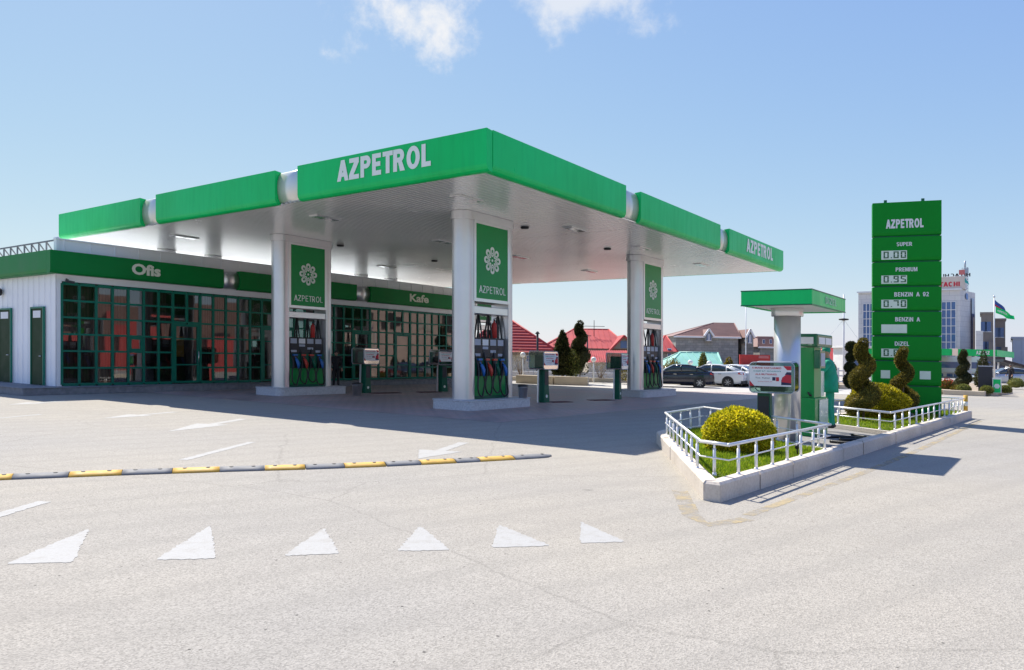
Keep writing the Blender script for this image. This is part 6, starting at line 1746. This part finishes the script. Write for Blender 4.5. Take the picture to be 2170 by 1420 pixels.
MB().box((0,0,0), (wd,.5,zt_)).build('cabinet', M['navy'], bx, bevel=.012); MB().box((-.02,-.02,zt_), (wd+.02,.52,zt_+.05)).build('lid', M['grey_wall'], bx)
MB().box((.25,-.006,.05), (wd-.25,-.002,zt_-.1)).build('door_panel', M['navy'], bx)
x0, x1 = W(2103,830,40.4), W(2122,830,40.4)
ab = thing('direction_sign', 'small green box sign with a white arrow on the verge', 'sign', (x0[0],40.4,.16), -R(32))
wd = (x1[0]-x0[0])/1.17; zt_ = W(2112,801,40.4)[2]-.16
MB().box((0,0,0), (wd,.25,zt_)).build('frame', M['white'], ab, bevel=.01); MB().box((.04,-.008,.03), (wd-.04,-.002,zt_-.08)).build('face', M['green'], ab)
a_ = MB(); zc = zt_*.46; a_.add([(.10,-.012,zc),(wd*.45,-.012,zc-.12),(wd*.45,-.012,zc-.05),(wd*.8,-.012,zc-.05),(wd*.8,-.012,zc+.05),(wd*.45,-.012,zc+.05),(wd*.45,-.012,zc+.12)], [(0,1,2,3,4,5,6)])
a_.add([(wd*.5+.14*math.cos(t), -.014, zc+.14*math.sin(t)) for t in [2*math.pi*i/6 for i in range(6)]], [tuple(range(6))]); a_.build('arrow', M['white'], ab)
# flags
x, y, _ = W(2107, 806, 44)
fp = thing('flagpole', 'white flagpole behind the black box carrying two flags', 'flagpole', (x,y,.1)); zt_ = W(2107,630,44)[2]-.1
MB().cyl((0,0,0), (0,0,zt_), .05, .03, n=10).build('pole', M['white'], fp); MB().ball((0,0,zt_+.03), .06, n=10, m=8).build('finial', M['chrome'], fp)
def flag(label, D, quad, stripes, n=16, wave=.12):
    # cloth strip between measured corner points, blown to the right and sagging
    o = Vector(W(*quad[0], D)); P = [Vector(W(*q, D))-o for q in quad]; mb = MB(); k = len(stripes)
    for j in range(k):
        vs = []
        for i in range(n+1):
            t = i/n
            for e in (j/k, (j+1)/k):
                a = P[0].lerp(P[1], t); b = P[3].lerp(P[2], t); p = a.lerp(b, e)
                w_ = wave*math.sin(t*9+e*1.5)*t**.5; p = p+Vector((0, w_, .25*wave*math.sin(t*6+e)))
                vs.append(p)
        mb.add(vs, [(2*i, 2*i+1, 2*i+3, 2*i+2) for i in range(n)], j, True)
    ob = mb.build('flag', [M[s] for s in stripes]); ob.location = o
    tag(ob, label, 'flag', 'flags on the flagpole')
    return ob, o
flag('dark upper flag of blue and red bands partly hidden behind the green flag', 44.2, ((2108,635),(2140,664),(2142,674),(2108,649)), ['flag_blue','flag_blue','red_ink'])
fl, fo = flag('green flag with pale writing, the lower and larger of the two', 44.0, ((2110,650),(2150,669),(2148,678),(2110,664)), ['green'])
MB().text('AZPETROL', Vector(W(2113.5,660,43.8))-fo, Vector(W(2135,668.5,43.8))-Vector(W(2113.5,660,43.8)), (0,0,1), .62, .12, .005, bold=.01).build('lettering', M['white_letter'], fl)
# ================================================================== SECOND STATION AND OFFICE BLOCKS
D = 88
c0, c1 = W(1835,738,D), W(2113,738,D)
st2 = thing('second_station_canopy', 'distant green-edged canopy of a gas station behind the price sign', 'canopy', (c0[0],D,0))
zb, zt_ = W(1990,753,D)[2], W(1990,739,D)[2]; L = c1[0]-c0[0]
xg0, xg1 = W(2017,745,D)[0]-c0[0], W(2029,745,D)[0]-c0[0]
MB().box((0,0,zb), (xg0,.5,zt_)).build('fascia_panel', M['green'], st2); MB().box((xg1,0,zb), (L,.5,zt_)).build('fascia_panel', M['green'], st2)
MB().box((xg0,-.1,zb-.02), (xg1,.5,zt_+.05)).build('fascia_link', M['silver'], st2)
e1 = W(2149,742,D+14); MB().add([(L,0,zb),(e1[0]-c0[0],14,zb),(e1[0]-c0[0],14,zt_),(L,0,zt_)], [(0,1,2,3)]).build('fascia_panel', M['green'], st2)
MB().box((.1,.51,zb+.05), (L-.1,13,zb+.25)).build('soffit', M['white'], st2)
tx0, tx1 = W(2068,745,D)[0]-c0[0], W(2097,745,D)[0]-c0[0]
MB().glyphs('AZQAZ', (tx0,-.005,zb+.19), (1,0,0), (0,0,1), tx1-tx0, .42, .02, t=.25).build('lettering', M['white_letter'], st2)
for px in (1880, 1960, 2068, 2100):
    x = W(px,760,D)[0]-c0[0]; MB().box((x-.22,1.2,-2.2), (x+.22,1.65,zb+.05)).build('column', M['white'], st2)
sx0, sx1 = W(1960,790,D+10), W(2066,790,D+10)
s2b = thing('station_shop', 'low white shop with dark windows under the distant green canopy', 'building', (sx0[0],D+10,-2.4), -R(12)); L2 = sx1[0]-sx0[0]
MB().box((0,0,0), (L2,6,5.0)).build('wall', M['white'], s2b)
MB().box((-.2,-.25,2.95), (L2+.2,0-.002,3.2)).build('awning', M['white'], s2b)
for a, b in ((.08,.33),(.40,.62),(.68,.93)):
    w_ = MB().box((L2*a,-.06,.9), (L2*b,-.003,2.8)).build('window', M['tower_glass'], s2b)
    MB().box((L2*(a+b)/2-.04,-.085,.9), (L2*(a+b)/2+.04,-.061,2.8)).build('mullion', M['white'], w_)
MB().box((L2*.05,-.04,3.5), (L2*.95,-.003,4.3)).build('window', M['tower_glass'], s2b)
# glass office tower
D = 125
a0, a1 = W(1818,700,D), W(2034,700,D)
tw = thing('office_tower', 'tall pale office building with blue glass curtain wall and roof sign behind the price sign', 'building', (a0[0],D,0))
TA = R(38); tw.rotation_euler.z = -TA
def X(p):
    t = (p-1085)/FOC; return (t*D-a0[0])/(math.cos(TA)+t*math.sin(TA))
L = X(2034); zt_ = W(1926,617,D-5)[2]; zg = W(1926,641,D-5)[2]; dep = 9
MB().box((0,.3,-6), (L,dep,zt_)).build('body', M['cladding'], tw)
MB().box((-.15,-.1,zt_-.02), (L+.15,dep,zt_+.22)).build('cornice', M['white'], tw)
def curtain(x0, x1, z0, z1, nx, nz, y=.26):
    g = MB(); rng = random.Random(3)
    for i in range(nx):
        for j in range(nz):
            xa, xb = x0+(x1-x0)*i/nx+.03, x0+(x1-x0)*(i+1)/nx-.03; za, zb_ = z0+(z1-z0)*j/nz+.03, z0+(z1-z0)*(j+1)/nz-.03
            t = rng.uniform(-.012,.012); g.add([(xa,y+t,za),(xb,y-t,za),(xb,y-t,zb_),(xa,y+t,zb_)], [(0,1,2,3)])
    f = MB()
    for i in range(nx+1): x = x0+(x1-x0)*i/nx; f.box((x-.05,y-.10,z0), (x+.05,y-.02,z1))
    for j in range(nz+1): z = z0+(z1-z0)*j/nz; f.box((x0,y-.09,z-.045), (x1,y-.021,z+.045))
    o = f.build('window_grid', M['white'], tw); g.build('window_glass', M['tower_glass'], o)
curtain(X(1828), X(1850), -5, zg, 3, 13); curtain(X(1870), X(2025), -5, zg, 16, 13)
# side face of the block, turned away to the right, and the corner stair tower
sd_top = W(2052,640,D+7)
m = MB(); m.add([(L,.3,-6),(L+1.2,dep*.8,-6),(L+1.2,dep*.8,zt_),(L,.3,zt_)], [(0,1,2,3)]); m.build('side_wall', M['cladding'], tw)
tz = W(2055,582,D-10)[2]
MB().box((L-.75,1.2,zt_+.2), (L+.45,4.2,tz)).build('stair_tower', M['cladding'], tw)
MB().add([(L+1.0,dep*.55,-5),(L+1.17,dep*.72,-5),(L+1.17,dep*.72,zt_-1),(L+1.0,dep*.55,zt_-1)], [(0,1,2,3)]).build('window_strip', M['tower_glass'], tw)
sb = MB(); sb.box((X(1940),1.0,zt_+.22), (X(2043),1.35,zt_+.22+1.9)); sbo = sb.build('sign_board', M['signcream'], tw)
lx1 = X(2032); lx0 = lx1-(X(2032)-X(1996))*1.62
MB().glyphs('HITACHI', (lx0,.995,zt_+.62), (1,0,0), (0,0,1), lx1-lx0, .72, .03, t=.25).build('lettering', M['red_ink'], sbo)
bk = MB(); bk.glyphs('HITACHI', (X(2052),2.3,zt_+2.2), (-1,0,0), (0,0,1), (lx1-lx0), .55, .05, t=.2); bk.build('rear_lettering', M['dark'], sbo)
MB().bar((X(1950),2.3,zt_+2.3), (X(2034),2.3,zt_+2.3), .06, .06).build('letter_frame', M['white'], sbo)
sb2 = MB(); sb2.box((L-.3,1.3,tz+.2), (L+.5,1.4,tz+.95)); sb2.build('small_sign', M['pink'], tw)
el = MB(); el.add([(L+.55+.03+.45*math.cos(t)*.14, dep*.36+.9*math.cos(t), W(2052,627,D-8)[2]+.5*math.sin(t)) for t in [2*math.pi*i/20 for i in range(20)]], [tuple(range(20))]); el.build('oval_badge', M['blue'], tw)
tq = MB(); q0 = W(2046,604,D); tq.add([(X(2043),.9,q0[2]+.3),(X(2043),.9,q0[2]-.5),(X(2052),.9,q0[2]-.9),(X(2050),.9,q0[2]-.4),(X(2046),.9,q0[2]-.1)], [(0,1,2,3,4)]); tq.build('teal_logo', M['teal_ink'], sbo)
am = thing('lattice_mast', 'slim lattice antenna mast on the roof of the office building', 'antenna', (*W(2045,600,D-1)[:2], zt_)); zz_ = W(2045,553,D-1)[2]-zt_
m = MB(); w_ = .30
for sx in (-1, 1):
    for sy in (-1, 1): m.bar((sx*w_,sy*w_,0), (sx*w_,sy*w_,zz_*.8), .07, .07)
nb = 9
for i in range(nb):
    za, zb_ = zz_*.8*i/nb, zz_*.8*(i+1)/nb
    m.bar((-w_,-w_,za), (w_,-w_,zb_), .05, .05); m.bar((w_,w_,za), (-w_,w_,zb_), .05, .05); m.bar((-w_,-w_,zb_), (w_,-w_,zb_), .05, .05); m.bar((w_,-w_,za), (w_,w_,zb_), .05, .05)
m.build('lattice', M['tower_steel'], am); MB().cyl((0,0,zz_*.8), (0,0,zz_), .14, n=10).build('aerial', M['tower_steel'], am)
MB().box((-.36,-.36,zz_*.58), (.36,.36,zz_*.78)).build('antenna_panels', M['tower_steel'], am)
# tan apartment blocks
def flats(label, D, p0, p1, ptop, base=-6, dep=9):
    a, b = W(p0,740,D), W(p1,740,D); zt = W((p0+p1)/2,ptop,D)[2]; L = (b[0]-a[0])/1.17
    t = thing('apartment_block', label, 'building', (a[0],D,0), -R(32), 'tan apartment blocks behind the flagpole')
    MB().box((0,0,base), (L,dep,zt)).build('wall', M['tan'], t); MB().box((-.15,-.15,zt), (L+.15,dep,zt+.3)).build('parapet', M['tan'], t)
    MB().box((L*.62,-.7,zt-5.6), (L+.3,-.003,zt-4.3)).build('balcony', M['tan'], t); MB().box((L*.62,-.7,zt-9), (L+.3,-.003,zt-7.7)).build('balcony', M['tan'], t)
    z = zt-1.2
    while z > base+6:
        for f in (.22, .55):
            w = MB().box((L*f-.4,-.05,z-1.5), (L*f+.4,-.003,z)).build('window', M['tower_glass'], t); MB().box((L*f-.5,-.09,z-1.62), (L*f+.5,-.051,z-1.5)).build('sill', M['white'], w)
        z -= 3.1
flats('taller tan apartment block right behind the glass office tower', 118, 2079, 2105, 666)
flats('narrow tan apartment block behind the two flags', 122, 2109, 2130, 679)
flats2 = thing('pale_house', 'pale low house wall between the tan blocks and the grey hall', 'building', (*W(2068,760,112)[:2],-6), -R(32)); MB().box((0,0,0), (.9,4,12.6)).build('wall', M['cladding'], flats2); MB().box((.2,-.06,8), (1.0,-.003,9.5)).build('window', M['tower_glass'], flats2)
D = 120; a, b = W(2146,760,D), W(2190,760,D); zt_ = W(2160,718,D)[2]
gh2 = thing('grey_hall', 'large pale grey clad hall cut by the right frame edge', 'building', (a[0],D,-6), -R(33)); L = b[0]-a[0]+6
MB().box((0,0,0), (L,20,zt_+6)).build('wall', M['cladding2'], gh2); MB().box((-.2,-.2,zt_+6), (L,20,zt_+6.3)).build('parapet', M['grey_wall'], gh2)
m = MB()
for x in np.arange(1.2, L, 1.6): m.box((x-.03,-.05,0), (x+.03,-.003,zt_+6))
m.build('panel_joint', M['grey_wall'], gh2)
MB().box((.8,-.08,1.5), (4,-.052,4.2)).build('gate', M['green_dark'], gh2)
aw = thing('sloping_awning', 'dark sloping awning beam beside the grey hall', 'awning', W(2112,764,84)); q = Vector(W(2185,784,84))-Vector(W(2112,764,84))
MB().bar((0,0,0), q, 2.4, .28).build('beam', M['navy'], aw)
pq = MB()
for t in (.05,.5,.95): pq.bar(q*t+Vector((0,0,-.1)), q*t+Vector((0,0,-4.2)), .12, .12)
pq.build('support_post', M['white'], aw)
rw = thing('site_wall', 'low cream boundary wall behind the silver car', 'wall', (*W(2105,806,78)[:2],-1.8)); MB().box((0,0,0), (6.5,.3,2.9)).build('wall_body', M['cream'], rw, bevel=.02); MB().box((-.05,-.05,2.9), (6.55,.35,3.0)).build('coping', M['white'], rw)
x, y, _ = W(2142, 822, 56); JF = JD
def pick_f(c): return 1 if (c.z > 1.545 and c.y > .03) or (c.z < .985 and abs(c.x) > .2) else 0
pr_, s3, h3, f3, up3, sd3 = person('person in dark clothes walking by the silver car at the far right', (x,y,0), R(100), 1.72, JF, [M['darkcloth'], M['skin'], M['black']], pick_f, .014)
hr = MB(); hr.ball((h3+up3*.02-f3*.012)*s3, (.086*s3, .086*s3, .098*s3), n=14, m=8); hr.build('hair', M['black'], pr_)
# hedge line and far earth to close the horizon between buildings
hd = thing('hedge', 'long low hedge closing the view behind the houses', 'hedge', (-20,170,-7)); 
n = 16000; P = np.stack([RNG.uniform(0, 200, n), RNG.uniform(0, 3, n), RNG.uniform(0, 1, n)], axis=-1); P[:, 2] *= 3.2+.9*np.sin(P[:, 0]*.35)+.5*np.sin(P[:, 0]*1.3)
leaves('foliage', P, unit(RNG.normal(0, 1, (n, 3))), .55, .35, M['cypress'], hd)
# buildings across the road, outside the frame to the right: they show in the office windows
def across(name, label, x0, x1, h, wm, fronts, keep=.7):
    c, s_ = math.cos(R(80)), math.sin(R(80))
    t = thing(name, label, 'building', (54+x0*c, 3+x0*s_, -1.2), R(80)); L = x1-x0
    MB().box((0,-10,0), (L,0,h)).build('wall', wm, t)
    n = int(L/4.9); rng = random.Random(int(x0))
    for i in range(n):
        for j in range(3):
            xa = 1.0+i*4.9; MB().box((xa,.003,1.6+j*3.3), (xa+2.3,.07,3.6+j*3.3)).build('window', M['cream'] if rng.random() < .3 else M['dark'], t) if rng.random() < keep else None
    for a_, b_, z1 in fronts: MB().box((a_,.075,1.0), (b_,.5,z1)).build('shop_front', M['red_front'], t)
M['brownred'] = mat_blocks('brown_red_brick', (.30,.18,.145), (.24,.145,.12), (.3,.24,.2), .5, .2, .2, .01)
M['red_front'] = pm('red_front', (.62,.10,.09), .6, 0, .15, .5)
M['teal_wall'] = pm('pale_teal_wall', (.42,.72,.70), .7, 0, .12, .5)
M['pinkstone'] = pm('pink_stone_wall', (.62,.46,.38), .85, 0, .2, .5)
across('brick_building', 'long brown brick building with red shop fronts across the road', 0, 30, 11, M['brownred'], ((0,9.5,7.4),(13.5,20,8.4),(24,29,6.4)), .35)
across('teal_building', 'pale teal building across the road', 30.3, 42, 11, M['teal_wall'], ())
across('stone_building', 'pinkish stone building across the road', 42.3, 80, 12, M['pinkstone'], (), .3)

# ================================================================== LAY EVERYTHING ON THE SLOPING SITE (uprights stay upright)
bpy.context.view_layer.update()
done = set()
def settle(o, ang, root):
    c, s_ = math.cos(ang), math.sin(ang)
    if not root:
        o.location.z -= SLOPE*(c*o.location.x-s_*o.location.y)
    a = ang+(0 if root else o.rotation_euler.z)
    if o.type == 'MESH' and o.data.name not in done:
        done.add(o.data.name)
        n = len(o.data.vertices); v = np.empty(n*3, np.float32); o.data.vertices.foreach_get('co', v); v = v.reshape(-1, 3)
        v[:, 2] -= SLOPE*(math.cos(a)*v[:, 0]-math.sin(a)*v[:, 1])
        o.data.vertices.foreach_set('co', v.ravel()); o.data.update()
    for ch in o.children: settle(ch, a, False)
for o in list(SC.objects):
    if o.parent is None and o.type in ('MESH', 'EMPTY'):
        settle(o, o.rotation_euler.z, True)
        o.location.z -= SLOPE*o.location.x
